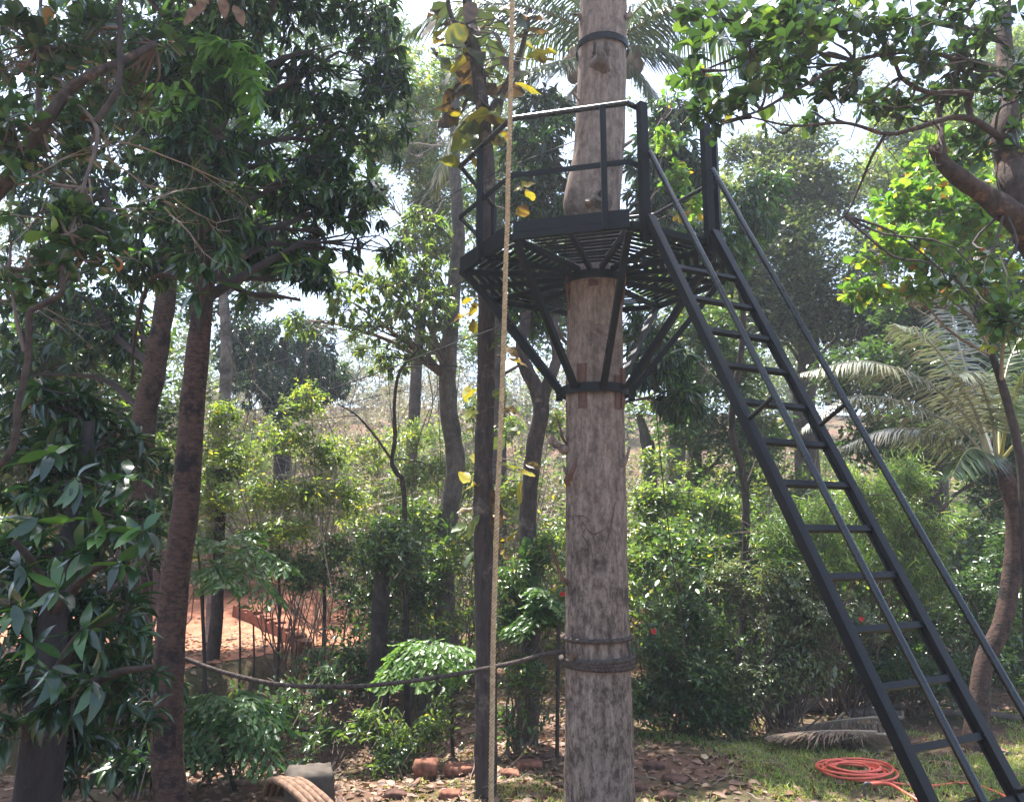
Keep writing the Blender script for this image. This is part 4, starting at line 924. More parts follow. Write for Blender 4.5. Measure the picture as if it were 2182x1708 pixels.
for x, y, Y in [(430, 560, 5.6), (415, 620, 5.6), (520, 620, 5.8), (690, 560, 6.5), (740, 470, 6.6), (790, 380, 6.8), (620, 560, 6.2), (700, 400, 6.6), (480, 530, 6.0), (385, 550, 5.8)]:
    whorl(mango, rng, dl, P(x, y, Y), (rng.normal(0, .3), -.4, .2), 10, .21, .9)
br = leaf_set('broad', 'litter', (.3, .45, .55))
for x, y, a in ((440, 5, -.3), (470, 10, .25), (425, 30, -.6), (497, 30, .5)):
    leaf_part(mango, br[int(x) % 3], P(x, y - 20, 5.2), (a, -.1, -1), (.2, -1, .1), .2, .55)['label'] = 'withered brown leaf'
leaf_part(mango, br[1], P(345, 432, 5.0), (1, -.1, -.05), (0, -.4, 1), .14, .6)['label'] = 'withered brown leaf'
orl = leaf_set('obov', 'cashew', (.97,))
leaf_part(mango, orl[0], P(250, 545, 4.6), (.25, -.2, -1), (.3, -1, .2), .1, .9)['label'] = 'orange leaf'
# crooked drooping limb under the crown
MB().tube(curve([T(440, 560, 6.6), T(470, 590, 6.5), T(530, 625, 6.4), T(590, 630, 6.4), T(640, 640, 6.4)], 22), np.linspace(.04, .012, 22), 8, True, .3, 4).build('limb', M['bark_dark'], mango, True)
MB().tube(curve([T(430, 600, 6.6), T(330, 590, 6.9), T(290, 700, 7.2), T(280, 820, 7.4)], 20), np.linspace(.03, .012, 20), 8, True, .2, 5).build('limb', M['bark_dark'], mango, True)

def cashew(name, label, limbs_, lobes, mat, kind, nwh, tones, L, seed, dens, scale=1.0, yel=.006, tone=(.45, .18), thr=.4, twig='twig', front=None, k=8):
    rng = np.random.default_rng(seed)
    base = np.array(limbs_[0][0][0]); t = thing(name, label, 'tree', base)
    for i, (pts, r0, r1, bm) in enumerate(limbs_):
        n = max(12, 8 * len(pts)); q = curve(pts, n)
        MB().tube(q, np.linspace(r0, r1, n), 12 if r0 > .03 else 7, True, .16, seed + i).build('trunk' if i == 0 else 'limb', M[bm], t, True)
    lm, tm, p, li = foliage(rng, lobes, kind, dens, scale, yel, tone, thr, .45)
    lm.build('crown', M[mat], t, True, 'stuff')
    ends = [np.array(q) for l in limbs_ for q in l[0][1:]]
    for w in rng.permutation(len(p))[:110]:
        e = ends[int(np.argmin([np.linalg.norm(p[w] - q) for q in ends]))]
        limb_to(rng, tm, e, p[w], .011, .003, rng.normal(0, .1), 10, 5)
    tm.build('branchwork', M[twig], t, kind='stuff')
    ms = leaf_set('obov', mat, tones)
    if front: fp = foliage(rng, front, kind, 1.2, scale, 0, tone, .3, .45)[2]
    else: fp = p
    fp = fp[np.argsort(fp[:, 1])][:max(nwh * 2, 1)]
    for w in rng.permutation(len(fp))[:nwh]:
        whorl(t, rng, ms, fp[w], rdir(rng, 1)[0] * .7 + np.array((0, -.3, .4)), k, L, .1, (.5, 1.5))
    return t
NY = 3.9
cashew('near_cashew_tree', 'nearest glossy-leaved tree filling the upper left corner',
    [([P(-160, 700, NY + .6), P(-60, 480, NY + .5), P(60, 330, NY + .4), P(90, 270, NY + .3), P(140, 200, NY + .3), P(187, 163, NY + .3), P(240, 138, NY + .4), P(330, 95, NY + .6)], .05, .02, 'bark_cashew'),
     ([P(60, 330, NY + .4), P(83, 250, NY + .4), P(82, 100, NY + .5), P(90, -60, NY + .6)], .016, .01, 'bark_grey'),
     ([P(140, 200, NY + .3), P(200, 260, NY + .3), P(205, 310, NY + .2), P(177, 400, NY + .1), P(150, 500, NY)], .014, .008, 'twig'),
     ([P(205, 260, NY + .3), P(240, 210, NY + .3), P(255, 170, NY + .3), P(255, 60, NY + .4), P(260, -60, NY + .4)], .02, .014, 'bark_dark'),
     ([P(133, 560, NY), P(133, 602, NY), P(127, 629, NY), P(77, 656, NY), P(63, 669, NY), P(60, 756, NY), P(53, 802, NY), P(37, 869, NY), P(37, 902, NY), P(27, 952, NY), P(0, 989, NY), P(-60, 1030, NY)], .014, .02, 'bark_cashew'),
     ([P(53, 750, NY), P(40, 700, NY), P(28, 640, NY), P(18, 570, NY)], .012, .006, 'twig')],
    [lobe(60, 130, NY + .5, 110, 110), lobe(190, 70, NY + .6, 110, 90), lobe(80, 300, NY + .4, 110, 100), lobe(210, 300, NY + .5, 80, 80), lobe(60, 460, NY + .2, 110, 90), lobe(190, 500, NY + .2, 100, 80), lobe(60, 590, NY + .1, 100, 60), lobe(250, 180, NY + .8, 80, 80), lobe(320, 60, NY + .8, 90, 80)],
    'cashew', 'cashew', 36, (.2, .35, .5, .3, .45, .85, .25, .4), .1, 5, 2.2, .85, tone=(.42, .2), thr=.42)
cb = bpy.data.objects['near_cashew_tree']
rng = np.random.default_rng(15); mb = MB()
for a, b in (((60, 380), (250, 330)), ((110, 400), (210, 420)), ((0, 450), (140, 490)), ((160, 440), (300, 480)), ((100, 420), (60, 560)), ((250, 300), (480, 360)), ((300, 430), (430, 380)), ((350, 440), (430, 520)), ((220, 330), (330, 430)), ((370, 420), (470, 500)), ((0, 640), (150, 630)), ((190, 380), (240, 560))):
    bare(rng, mb, P(*a, NY + .2), P(*b, NY + .4) - P(*a, NY + .2), np.linalg.norm(P(*b, NY + .3) - P(*a, NY + .3)) * .8, .006, 2, .3)
mb.build('bare_twigs', M['twig_pale'], cb, kind='stuff')

RY = 5.2
cashew('old_cashew_tree', 'old cashew tree with gnarled brown limbs reaching in from the right edge',
    [([P(2300, 1800, RY + .6), P(2290, 1000, RY + .5), P(2260, 700, RY + .4), P(2230, 560, RY + .3), P(2185, 480, RY + .2), P(2165, 400, RY + .2), P(2150, 350, RY + .3), P(2135, 285, RY + .3), P(2150, 200, RY + .4), P(2140, 100, RY + .5), P(2135, -80, RY + .6)], .16, .05, 'bark_cashew'),
     ([P(2215, 540, RY + .3), P(2180, 480, RY + .1), P(2140, 448, RY), P(2100, 415, RY), P(2055, 385, RY - .1), P(2020, 358, RY - .1), P(2003, 335, RY - .1), P(1990, 315, RY - .15)], .1, .035, 'bark_cashew'),
     ([P(2010, 345, RY - .1), P(2006, 300, RY - .1), P(2003, 258, RY), P(1996, 215, RY)], .032, .014, 'bark_cashew'),
     ([P(2150, 300, RY + .3), P(2120, 285, RY + .2), P(2071, 254, RY), P(2030, 250, RY), P(2000, 258, RY - .2), P(1945, 275, RY - .3), P(1887, 285, RY - .4), P(1800, 262, RY - .6), P(1690, 268, RY - .8), P(1600, 250, RY - .9)], .03, .005, 'bark_cashew'),
     ([P(2071, 254, RY), P(2062, 220, RY), P(2067, 200, RY - .1), P(2030, 196, RY - .1), P(1987, 198, RY - .2), P(1950, 185, RY - .3), P(1920, 164, RY - .3), P(1900, 120, RY - .4), P(1860, 60, RY - .5), P(1820, -30, RY - .5)], .025, .009, 'bark_cashew'),
     ([P(2150, 180, RY + .4), P(2050, 130, RY), P(1950, 110, RY - .3), P(1820, 130, RY - .6), P(1700, 190, RY - .9), P(1620, 235, RY - 1), P(1540, 260, RY - 1.1)], .022, .005, 'bark_dark'),
     ([P(2140, 90, RY + .4), P(2000, 50, RY - .1), P(1850, 40, RY - .5), P(1720, 70, RY - .9), P(1600, 110, RY - 1.1), P(1500, 150, RY - 1.2)], .022, .005, 'bark_dark'),
     ([P(1820, 130, RY - .6), P(1740, 110, RY - .8), P(1640, 60, RY - 1), P(1540, 40, RY - 1.1)], .012, .005, 'bark_dark'),
     ([P(1887, 285, RY - .4), P(1860, 330, RY - .4), P(1830, 400, RY - .3), P(1800, 460, RY - .3), P(1760, 480, RY - .3)], .012, .004, 'bark_dark')],
    [lobe(1490, 60, 4.2, 60, 60), lobe(1590, 90, 4.2, 80, 70), lobe(1690, 60, 4.2, 90, 70), lobe(1800, 30, 4.4, 100, 60), lobe(1900, 60, 4.6, 90, 70), lobe(2010, 30, 4.8, 90, 60), lobe(2110, 40, 5, 90, 70), lobe(1560, 190, 4.2, 80, 55), lobe(1680, 170, 4.4, 80, 50), lobe(1470, 150, 4.2, 40, 40), lobe(1790, 170, 4.6, 70, 45), lobe(1560, 280, 4.4, 40, 25), lobe(2150, 160, 5.2, 60, 60), lobe(1960, 140, 4.8, 60, 40), lobe(2140, 560, 4.6, 70, 70), lobe(2060, 590, 4.8, 60, 50), lobe(2160, 680, 4.6, 50, 50), lobe(2040, 110, 5.2, 70, 50), lobe(1740, 20, 5, 90, 50), lobe(1880, 130, 5.2, 60, 50), lobe(2120, 260, 5.8, 60, 50), lobe(1850, 230, 5.2, 50, 35), lobe(2170, 360, 5.6, 50, 50), lobe(1640, 20, 4.8, 80, 40), lobe(2000, 200, 5.6, 50, 40), lobe(1620, 255, 4.6, 60, 30), lobe(1740, 240, 5, 60, 35), lobe(1500, 220, 4.4, 45, 40), lobe(1900, 220, 5.2, 60, 40), lobe(1700, 130, 4.8, 70, 40), lobe(2060, 320, 5.5, 60, 40), lobe(2110, 390, 5.4, 60, 45), lobe(2170, 280, 5.4, 40, 50), lobe(2060, 190, 5.4, 60, 50)],
    'cashew', 'cashew', 40, (.2, .35, .5, .3, .6, .88, .25, .4), .1, 6, 2.2, .8, tone=(.42, .2), thr=.44, twig='twig_dark', k=7,
    front=[lobe(1490, 70, 3.9, 50, 60), lobe(1580, 60, 3.9, 60, 60), lobe(1680, 90, 4.0, 70, 60), lobe(1560, 200, 4.0, 60, 50), lobe(1660, 170, 4.0, 50, 40), lobe(2110, 560, 4.3, 60, 60)])
cb = bpy.data.objects['old_cashew_tree']; mb = MB(); rng = np.random.default_rng(16)
for a, b in (((2060, 130), (1850, 200)), ((2100, 60), (1900, 30)), ((1990, 200), (1800, 260)), ((1960, 110), (1800, 60)), ((1900, 285), (1780, 340)), ((2005, 300), (1880, 330)), ((2010, 350), (1900, 420)), ((1930, 170), (1780, 200)), ((2140, 150), (1990, 90)), ((1870, 330), (1850, 480)), ((2000, 260), (1960, 400)), ((2040, 200), (1930, 240)), ((2150, 100), (2030, 10))):
    bare(rng, mb, P(*a, RY - .1), P(*b, RY - .5) - P(*a, RY - .1), np.linalg.norm(P(*b, RY - .3) - P(*a, RY - .3)) * .8, .008, 2, .28)
mb.build('bare_twigs', M['twig'], cb, kind='stuff')

tree('sunlit_cashew_tree', 'sunlit yellow-green cashew with orange leaves below the gnarled limb', [ongr(2205, 8, -.1), T(2190, 1250, 8), T(2178, 1000, 8), T(2130, 800, 8), T(2060, 620, 8)], (.06, .05, .045, .04, .02), 'bark_dark',
     [lobe(1900, 440, 7.8, 80, 60), lobe(1980, 400, 7.8, 80, 55), lobe(2060, 470, 7.6, 90, 70), lobe(1870, 520, 7.6, 60, 45), lobe(1960, 530, 7.4, 80, 55), lobe(2130, 440, 7.6, 70, 70), lobe(2080, 600, 7.4, 90, 60), lobe(1840, 620, 7.8, 60, 30), lobe(2150, 680, 7.4, 60, 70), lobe(2000, 330, 8.2, 70, 50), lobe(1950, 620, 7.6, 50, 30), lobe(2050, 370, 10.2, 110, 60), lobe(2160, 330, 10.2, 100, 70), lobe(2170, 420, 10.2, 70, 60)],  # last three lobes fill the view and are added to shade the palm
     'cashew_far', 'cashew_sunlit', dens=2.2, scale=.85, yel=.05, tone=(.5, .2), thr=.42, twig='twig_pale', clump=.6, nsub=10)
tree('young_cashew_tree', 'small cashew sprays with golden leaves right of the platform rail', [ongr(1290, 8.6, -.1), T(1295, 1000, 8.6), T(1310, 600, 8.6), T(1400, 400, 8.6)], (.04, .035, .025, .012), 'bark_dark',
     [lobe(1445, 380, 8.4, 40, 40), lobe(1420, 300, 8.6, 40, 30), lobe(1475, 440, 8.4, 35, 40), lobe(1440, 200, 8.6, 40, 40), lobe(1500, 170, 8.6, 30, 30)], 'cashew_far', 'cashew_sunlit', dens=1.5, scale=.8, yel=.06, tone=(.55, .2), clump=.5, thr=.42)

# foreground shrub tree, lower left
FY = 3.7
fg = tree('shaded_broadleaf_tree', 'dark trunk with large dark leaf rosettes in the lower left corner', [ongr(75, FY + .3, -.1), T(78, 1700, FY + .3), T(95, 1500, FY + .3), T(110, 1300, FY + .4), T(160, 1100, FY + .6), T(190, 900, FY + .7)], (.115, .105, .09, .07, .05, .03), 'bark_black',
     [lobe(150, 1570, FY + .5, 60, 60), lobe(30, 1530, FY + .1, 70, 50), lobe(130, 1480, FY, 70, 50), lobe(90, 1000, FY + .6, 130, 110), lobe(220, 1080, FY + .7, 90, 110), lobe(60, 1230, FY + .5, 130, 110), lobe(180, 1330, FY + .6, 110, 90), lobe(60, 1440, FY + .5, 110, 60), lobe(240, 1440, FY + .8, 90, 80), lobe(130, 870, FY + .8, 110, 70), lobe(250, 950, FY + 1, 70, 70), lobe(250, 1250, FY + .9, 50, 60), lobe(290, 1550, FY + 1.2, 60, 70), lobe(200, 1520, FY + 1, 60, 50)],
     'big', 'mango', dens=2.2, scale=.68, tone=(.36, .16), twig='twig_dark', clump=.5, thr=.38, shell=.6)
bl = leaf_set('lance', 'mango', (.2, .35, .55, .7, .82, .3, .1, .88)); rng = np.random.default_rng(41)
for me in bl: me.transform(Matrix.Diagonal((1, 1.35, 1, 1)))
for x, y in [(167, 1172), (180, 1332), (70, 1369), (250, 1195), (190, 1445), (80, 1102), (217, 1109), (107, 962), (160, 1020), (40, 1200), (120, 1250), (230, 1030), (300, 1120), (270, 1010), (30, 1290), (110, 1420)]:
    p = P(x, y, FY - .25); whorl(fg, rng, bl, p, (rng.normal(0, .2), -.5, .5), 9, .145, .6, (.7, 1.4))
for a, b in (((100, 1480), (190, 1330)), ((110, 1300), (30, 1150)), ((120, 1300), (250, 1190)), ((140, 1500), (330, 1420)), ((130, 1420), (250, 1310))):
    MB().tube(curve([P(*a, FY + .3), (P(*a, FY + .2) + P(*b, FY)) / 2 + np.array((0, 0, .05)), P(*b, FY)], 10), np.linspace(.03, .012, 10), 7, True, .2, 3).build('limb', M['bark_dark'], fg, True)

# teak stem with big leaves
KY = 7.75
teak = thing('teak_tree', 'slim blackish teak stem with large yellowing leaves left of the rope', 'tree', ongr(1034, KY))
q = curve([ongr(1034, KY, -.15), T(1034, 1600, KY), T(1036, 1400, KY), T(1030, 1100, KY), T(1033, 900, KY), T(1036, 700, KY), T(1040, 450, KY), T(1034, 300, KY), T(1016, 150, KY), T(1002, 50, KY), T(985, -70, KY)], 110)
q[:, 0] += .02 * (vnoise(q, 1.3, 3) - .5)
MB().tube(q, np.interp(np.linspace(0, 1, 110), (0, .1, .5, .8, 1), (.108, .104, .088, .07, .05)), 20, True, .1, 6).build('trunk', M['bark_teak'], teak, True)
MB().tube(curve([T(1038, 250, KY), T(1060, 215, KY), T(1085, 170, KY), T(1110, 110, KY), T(1130, 20, KY)], 16), np.linspace(.05, .025, 16), 10, True, .15, 3).build('limb', M['bark_teak'], teak, True)
MB().tube(curve([T(1012, 120, KY), T(985, 70, KY), T(960, 30, KY), T(950, -40, KY)], 14), np.linspace(.04, .02, 14), 10, True, .15, 3).build('limb', M['bark_teak'], teak, True)
MB().tube(curve([T(1038, 330, KY), T(1060, 260, KY - .05), T(1072, 200, KY)], 12), np.linspace(.035, .02, 12), 10, True, .15, 3).build('limb', M['bark_teak'], teak, True)
tl = {'g': leaf_set('broad', 'teak_leaf', (.2, .3, .36)), 'd': leaf_set('broad', 'teak_leaf', (.05, .93, .98)), 'y': leaf_set('broad', 'teak_leaf', (.66, .7, .72)), 'm': leaf_set('broad', 'teak_leaf', (.55, .6, .5)), 'b': leaf_set('broad', 'teak_leaf', (.83, .87, .8))}
rng = np.random.default_rng(23)
for s_ in ('913,53,d 933,72,y 973,67,m 986,107,y 973,137,y 959,160,d 999,167,d 1026,150,g 1059,110,g 1103,47,d 1119,37,d 1153,110,y 1161,125,y 1036,123,y 1119,157,g 1126,183,y 953,230,d 973,240,y 1003,277,g 979,317,m 1016,247,y 1006,263,y 1066,257,b 1073,287,b 1009,340,y '
           '1116,397,y 1132,413,y 1114,447,b 999,636,y 1009,659,y 1006,692,y 986,672,b 1056,732,g 1089,749,b 1103,769,b 993,829,y 1003,836,y 1063,842,m 1003,879,m 1086,876,b 1103,916,g 1063,939,g 1016,979,y 1093,989,m 1136,992,b 1126,1006,y 989,1012,y 1009,1032,y 1036,1042,m 1103,1049,y 993,1089,b 1006,1119,m 979,1122,g '
           '940,20,d 960,95,d 1000,20,d 1040,30,d 1075,60,g 1020,80,g 985,190,d 945,130,m 1085,135,d 1060,160,g 1045,190,d 970,275,b 955,255,d 1100,80,m 925,110,d 1140,60,d 1070,1180,b 1000,1185,g 1062,1100,b 1085,1145,y 1050,1235,d 920,30,d 950,50,d 980,30,d 1010,55,d 1060,20,d 1090,15,d 1120,70,d 1075,95,d 1045,105,g 1010,110,d 990,140,d 965,190,d 1000,200,d 1030,215,d 1060,205,g 1090,190,d 950,215,b 1050,235,m 985,225,d 1105,115,d 1130,95,y 940,85,b 1020,285,d 1050,300,b 985,290,m 960,345,m 1025,310,g 1085,30,m 1150,40,d 1020,170,d').split():
    x, y, k = s_.split(','); x, y = float(x), float(y)
    p = P(x, y, KY - rng.uniform(-.25, .35)); i = int(np.argmin(np.abs(q[:, 2] - p[2] - .05)))
    d = nrm((p - q[i]) * (1, 1, .4) + rng.normal(0, .14, 3) + np.array((0, 0, rng.uniform(-.2, .05)))); L = rng.uniform(.2, .33) * (1.15 if y < 340 else .85)
    leaf_part(teak, tl[k][int(rng.integers(3))], p - d * L * .5, d, nrm(np.array((0, -.5, .8)) + rng.normal(0, .5, 3)), L, rng.uniform(.45, 1.0) if y > 500 else rng.uniform(.6, 1.05))
    MB().tube(curve([q[i], (q[i] + p - d * L * .5) / 2 + np.array((0, 0, .03)), p - d * L * .5], 6), np.linspace(.01, .004, 6), 5, False).build('leaf_stalk', M['twig'], teak, True)
for s_ in ('1050,1060 1062,1090 1046,1120 1055,1150').split():   # withered leaves hanging on the stem
    x, y = map(float, s_.split(','))
    leaf_part(teak, tl['d'][1], P(x, y - 25, KY - .12), (rng.normal(0, .1), -.1, -1), (0, -1, 0), .26, .35)

# ================================================================ PALMS, BAMBOO, SHRUBS
def frond_mesh(rng, base, d0, L, curl, nl, ll, tone, hang=.5, lw=.035, rr=.022, start=.18, path=None):
    n = 26
    if path is not None: p = list(curve(path, n))
    else:
        p = [np.array(base, float)]; d = nrm(np.array(d0, float)); ds = L / (n - 1)
        for i in range(n - 1):
            d = nrm(d + np.array((0, 0, -1.)) * curl * ds * (.5 + 1.2 * i / n)); p.append(p[-1] + d * ds)
    p = np.array(p); mb = MB().tube(p, np.linspace(rr, .004, n), 6, False)
    mb.tone[-1][:] = .95
    t = np.linspace(start, .995, nl); fi = t * (n - 1); i0 = np.minimum(fi.astype(int), n - 2); f = (fi - i0)[:, None]
    c = p[i0] * (1 - f) + p[i0 + 1] * f; tg = nrm(p[i0 + 1] - p[i0]); sd_ = nrm(np.cross(tg, np.array((0, 0, 1.)))); up = np.cross(sd_, tg)
    for s in (-1, 1):
        dd = tg * (.35 + .45 * t[:, None]) + sd_ * s * .8 + up * .15 + np.array((0, 0, -hang)) * rng.uniform(.6, 1.4, (nl, 1)) + rng.normal(0, .06, (nl, 3))
        ln = ll * np.sin(PI * np.clip(t * .86 + .12, 0, 1)) ** .6 * rng.uniform(.85, 1.1, nl)
        # each leaflet in two bending pieces
        dd = nrm(dd); a = c; b = c + dd * (ln * .5)[:, None]; d2 = nrm(dd + np.array((0, 0, -hang * .9)) + rng.normal(0, .05, (nl, 3))); e = b + d2 * (ln * .5)[:, None]
        w = nrm(np.cross(dd, up + sd_ * s * .4)) * (lw * .5)
        w2 = w * .8
        V = np.stack([a - w * .5, a + w * .5, b - w2, b + w2, e], 1).reshape(-1, 3); o = (np.arange(nl) * 5)[:, None]
        tn = np.repeat(np.clip(tone + rng.normal(0, .12, nl), 0, 1), 5)
        mb.add(V, o + np.array([[0, 1, 3, 2]]), tn); mb.add(V[:0], np.zeros((0, 3), int))
        mb.T.append((o + np.array([[2, 3, 4]])) + mb.n - len(V))
    return mb
cp = thing('coconut_palm', 'tall coconut palm whose fronds spread behind the upper trunk', 'palm tree', ongr(1300, 12))
cr = P(1300, 95, 12)
MB().tube(curve([ongr(1300, 12, -.1), P(1296, 800, 12), P(1300, 400, 12), cr + np.array((0, 0, -.1))], 40), np.linspace(.19, .12, 40), 14, True, .05, 2).build('trunk', M['bark_grey'], cp, True)
rng = np.random.default_rng(61)
for pts, tone in [([(1290, 95, 12), (1200, 40, 11.6), (1090, 10, 11.2), (960, 20, 10.9), (870, 70, 10.7)], .45), ([(1290, 90, 12), (1220, 0, 11.8), (1130, -60, 11.6), (1010, -70, 11.4)], .4), ([(1290, 100, 12), (1223, 125, 11.4), (1159, 140, 11), (1093, 165, 10.7), (1030, 240, 10.5)], .5),
                  ([(1300, 95, 12), (1370, 50, 11.6), (1450, 10, 11.3), (1560, 5, 11), (1660, 40, 10.9)], .45), ([(1300, 90, 12), (1380, 0, 11.8), (1470, -50, 11.7), (1600, -50, 11.6)], .4), ([(1305, 100, 12), (1370, 100, 11.6), (1440, 120, 11.3), (1510, 170, 11.1), (1560, 260, 11)], .5),
                  ([(1300, 105, 12), (1345, 135, 11.8), (1390, 200, 11.6), (1420, 300, 11.5)], .55), ([(1295, 105, 12), (1240, 170, 11.6), (1190, 240, 11.4), (1165, 330, 11.4)], .5), ([(1300, 90, 12), (1310, 20, 12.4), (1360, -60, 12.8), (1450, -120, 13)], .4), ([(1290, 90, 12), (1270, 10, 12.4), (1200, -70, 12.8), (1100, -120, 13)], .4),
                  ([(1295, 95, 12), (1230, 70, 12.6), (1130, 80, 13), (1010, 140, 13.3), (930, 230, 13.5)], .5), ([(1305, 95, 12), (1380, 70, 12.6), (1480, 70, 13), (1580, 110, 13.3), (1640, 190, 13.5)], .5)]:
    frond_mesh(rng, None, None, 0, 0, 95, .85, tone, .55, .042, .028, .12, [P(*q_) for q_ in pts]).build('frond', M['palm'], cp, True)
for x, y in ((1225, 118), (1212, 135), (1232, 140), (1345, 128), (1358, 140), (1340, 150), (1222, 160), (1352, 115), (1238, 122)):
    c = P(x, y, 11.6); mb = MB(); a = np.linspace(0, PI, 8); mb.tube(np.stack([c[0] + 0 * a, c[1] + 0 * a, c[2] - .14 * np.cos(a)], -1), .11 * np.sin(np.linspace(.08, PI - .08, 8)) ** .8, 10, True, .1, int(x)).build('coconut', M['coconut'], cp, True)
mb = frond_mesh(rng, None, None, 0, 0, 70, .5, .93, .8, .032, .02, .1, [P(1020, 225, 10.4), P(985, 255, 10.2), P(955, 310, 10.1), P(937, 370, 10), P(930, 410, 10)]); mb.build('frond', M['palm'], cp, True)['label'] = 'yellowing frond tip hanging left of the teak'

rp_ = thing('young_coconut_palm', 'coconut palm with long arching sunlit fronds at the right edge', 'palm tree', ongr(2075, 9.4))
pc = P(2135, 985, 9.4)
MB().tube(curve([ongr(2075, 9.4, -.05), P(2095, 1420, 9.4), P(2135, 1330, 9.4), P(2158, 1200, 9.4), P(2160, 1090, 9.4), pc], 36), np.interp(np.linspace(0, 1, 36), (0, .15, 1), (.15, .105, .09)), 14, True, .08, 9).build('trunk', M['bark_red'], rp_, True)
rng = np.random.default_rng(62)
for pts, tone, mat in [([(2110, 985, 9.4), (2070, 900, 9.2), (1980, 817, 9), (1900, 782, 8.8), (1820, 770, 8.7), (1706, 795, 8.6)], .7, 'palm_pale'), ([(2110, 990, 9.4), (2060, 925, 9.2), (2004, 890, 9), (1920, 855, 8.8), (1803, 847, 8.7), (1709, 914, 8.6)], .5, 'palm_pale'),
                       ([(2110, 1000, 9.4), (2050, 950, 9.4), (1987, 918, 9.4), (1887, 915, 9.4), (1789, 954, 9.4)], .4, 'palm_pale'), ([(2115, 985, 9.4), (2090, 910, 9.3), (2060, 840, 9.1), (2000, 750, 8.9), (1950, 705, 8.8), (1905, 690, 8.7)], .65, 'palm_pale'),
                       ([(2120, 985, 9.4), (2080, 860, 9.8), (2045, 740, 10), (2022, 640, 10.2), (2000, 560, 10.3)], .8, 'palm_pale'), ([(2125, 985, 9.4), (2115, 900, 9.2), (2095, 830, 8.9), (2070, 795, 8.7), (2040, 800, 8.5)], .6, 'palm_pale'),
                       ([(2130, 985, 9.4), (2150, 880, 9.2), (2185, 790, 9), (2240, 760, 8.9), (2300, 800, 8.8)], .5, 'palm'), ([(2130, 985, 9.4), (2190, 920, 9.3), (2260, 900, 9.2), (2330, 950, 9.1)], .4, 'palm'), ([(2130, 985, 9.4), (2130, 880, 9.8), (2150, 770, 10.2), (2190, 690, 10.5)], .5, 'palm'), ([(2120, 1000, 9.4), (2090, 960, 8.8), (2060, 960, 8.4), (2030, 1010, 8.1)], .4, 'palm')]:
    frond_mesh(rng, None, None, 0, 0, 85, .5, tone, .6, .026, .024, .2, [P(*q_) for q_ in pts]).build('frond', M[mat], rp_, True)
# bamboo
bush('bamboo_clump', 'fine-leaved light green bamboo clump behind the middle of the ladder', ongr(1800, 11.5), [lobe(1660, 1150, 11, 70, 60), lobe(1740, 1100, 11, 80, 60), lobe(1840, 1060, 11.2, 90, 60), lobe(1700, 1210, 10.8, 90, 45), lobe(1830, 1170, 11, 110, 60), lobe(1950, 1130, 11.2, 90, 70), lobe(1930, 1020, 11.5, 70, 50), lobe(1960, 1230, 11, 70, 50)],
     'bamboo', 'bamboo', 'bamboo', stems=7, sr=.014, dens=2.6, scale=1.15, tone=(.55, .18), yel=.02)
hb = bush('hibiscus_shrub', 'sunlit hibiscus bush with glossy leaves right of the main trunk', ongr(1660, 10.4), [lobe(1640, 1250, 10.4, 80, 55), lobe(1720, 1310, 10.3, 85, 60), lobe(1590, 1330, 10.3, 80, 70), lobe(1690, 1410, 10.2, 90, 70), lobe(1560, 1230, 10.5, 60, 50), lobe(1610, 1440, 10.1, 80, 70), lobe(1780, 1290, 10.4, 40, 40), lobe(1720, 1230, 10.5, 60, 40), lobe(1850, 1330, 10.4, 45, 30)],
     'shrub', 'grey', stems=8, dens=3.0, scale=.72, tone=(.68, .2), yel=.01)  # sunlit glints put into the pale leaf colour of this bush
bush('hibiscus_shrub', 'large shaded dark green bush touching the main trunk on the right', ongr(1440, 10.2), [lobe(1420, 1240, 10.4, 80, 60), lobe(1480, 1300, 10.3, 70, 70), lobe(1400, 1360, 10.2, 80, 70), lobe(1470, 1430, 10.1, 90, 70), lobe(1390, 1480, 10, 70, 60), lobe(1500, 1510, 10, 70, 50), lobe(1560, 1520, 10, 50, 45)],
     'shrub', 'small', stems=5, dens=3.4, scale=.72, tone=(.38, .15))  # same kind of bush, its shadow put into darker leaves
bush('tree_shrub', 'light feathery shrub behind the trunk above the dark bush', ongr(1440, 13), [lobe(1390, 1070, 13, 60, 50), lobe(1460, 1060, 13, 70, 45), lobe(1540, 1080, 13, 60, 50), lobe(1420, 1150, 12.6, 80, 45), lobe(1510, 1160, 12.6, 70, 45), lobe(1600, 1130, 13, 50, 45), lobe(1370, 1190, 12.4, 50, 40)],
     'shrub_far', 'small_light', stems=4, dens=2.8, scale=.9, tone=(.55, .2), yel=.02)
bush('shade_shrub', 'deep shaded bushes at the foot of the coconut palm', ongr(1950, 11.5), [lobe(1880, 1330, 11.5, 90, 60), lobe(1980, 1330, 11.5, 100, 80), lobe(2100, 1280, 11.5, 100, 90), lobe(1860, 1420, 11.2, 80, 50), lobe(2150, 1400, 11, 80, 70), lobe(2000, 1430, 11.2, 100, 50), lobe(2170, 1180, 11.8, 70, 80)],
     'shrub_far', 'small', stems=4, dens=3.0, scale=.95, tone=(.26, .12))  # deep shade put into the low leaf tone
bush('coffee_shrub', 'bright leafy shrub tree in the sun right of the red-barked trunk', ongr(600, 12.8), [lobe(500, 960, 12.5, 80, 60), lobe(600, 930, 12.5, 80, 60), lobe(690, 960, 12.5, 60, 60), lobe(540, 1050, 12.2, 90, 50), lobe(650, 1050, 12.2, 80, 55), lobe(450, 1060, 12.3, 60, 60), lobe(740, 1050, 12.4, 60, 60), lobe(650, 850, 12.8, 60, 50), lobe(600, 1130, 12, 90, 40), lobe(470, 880, 12.6, 50, 40)],
     'shrub_far', 'small_light', 'tree', stems=2, dens=2.3, scale=.8, tone=(.62, .2), yel=.05)  # sunlight put into the raised leaf tone
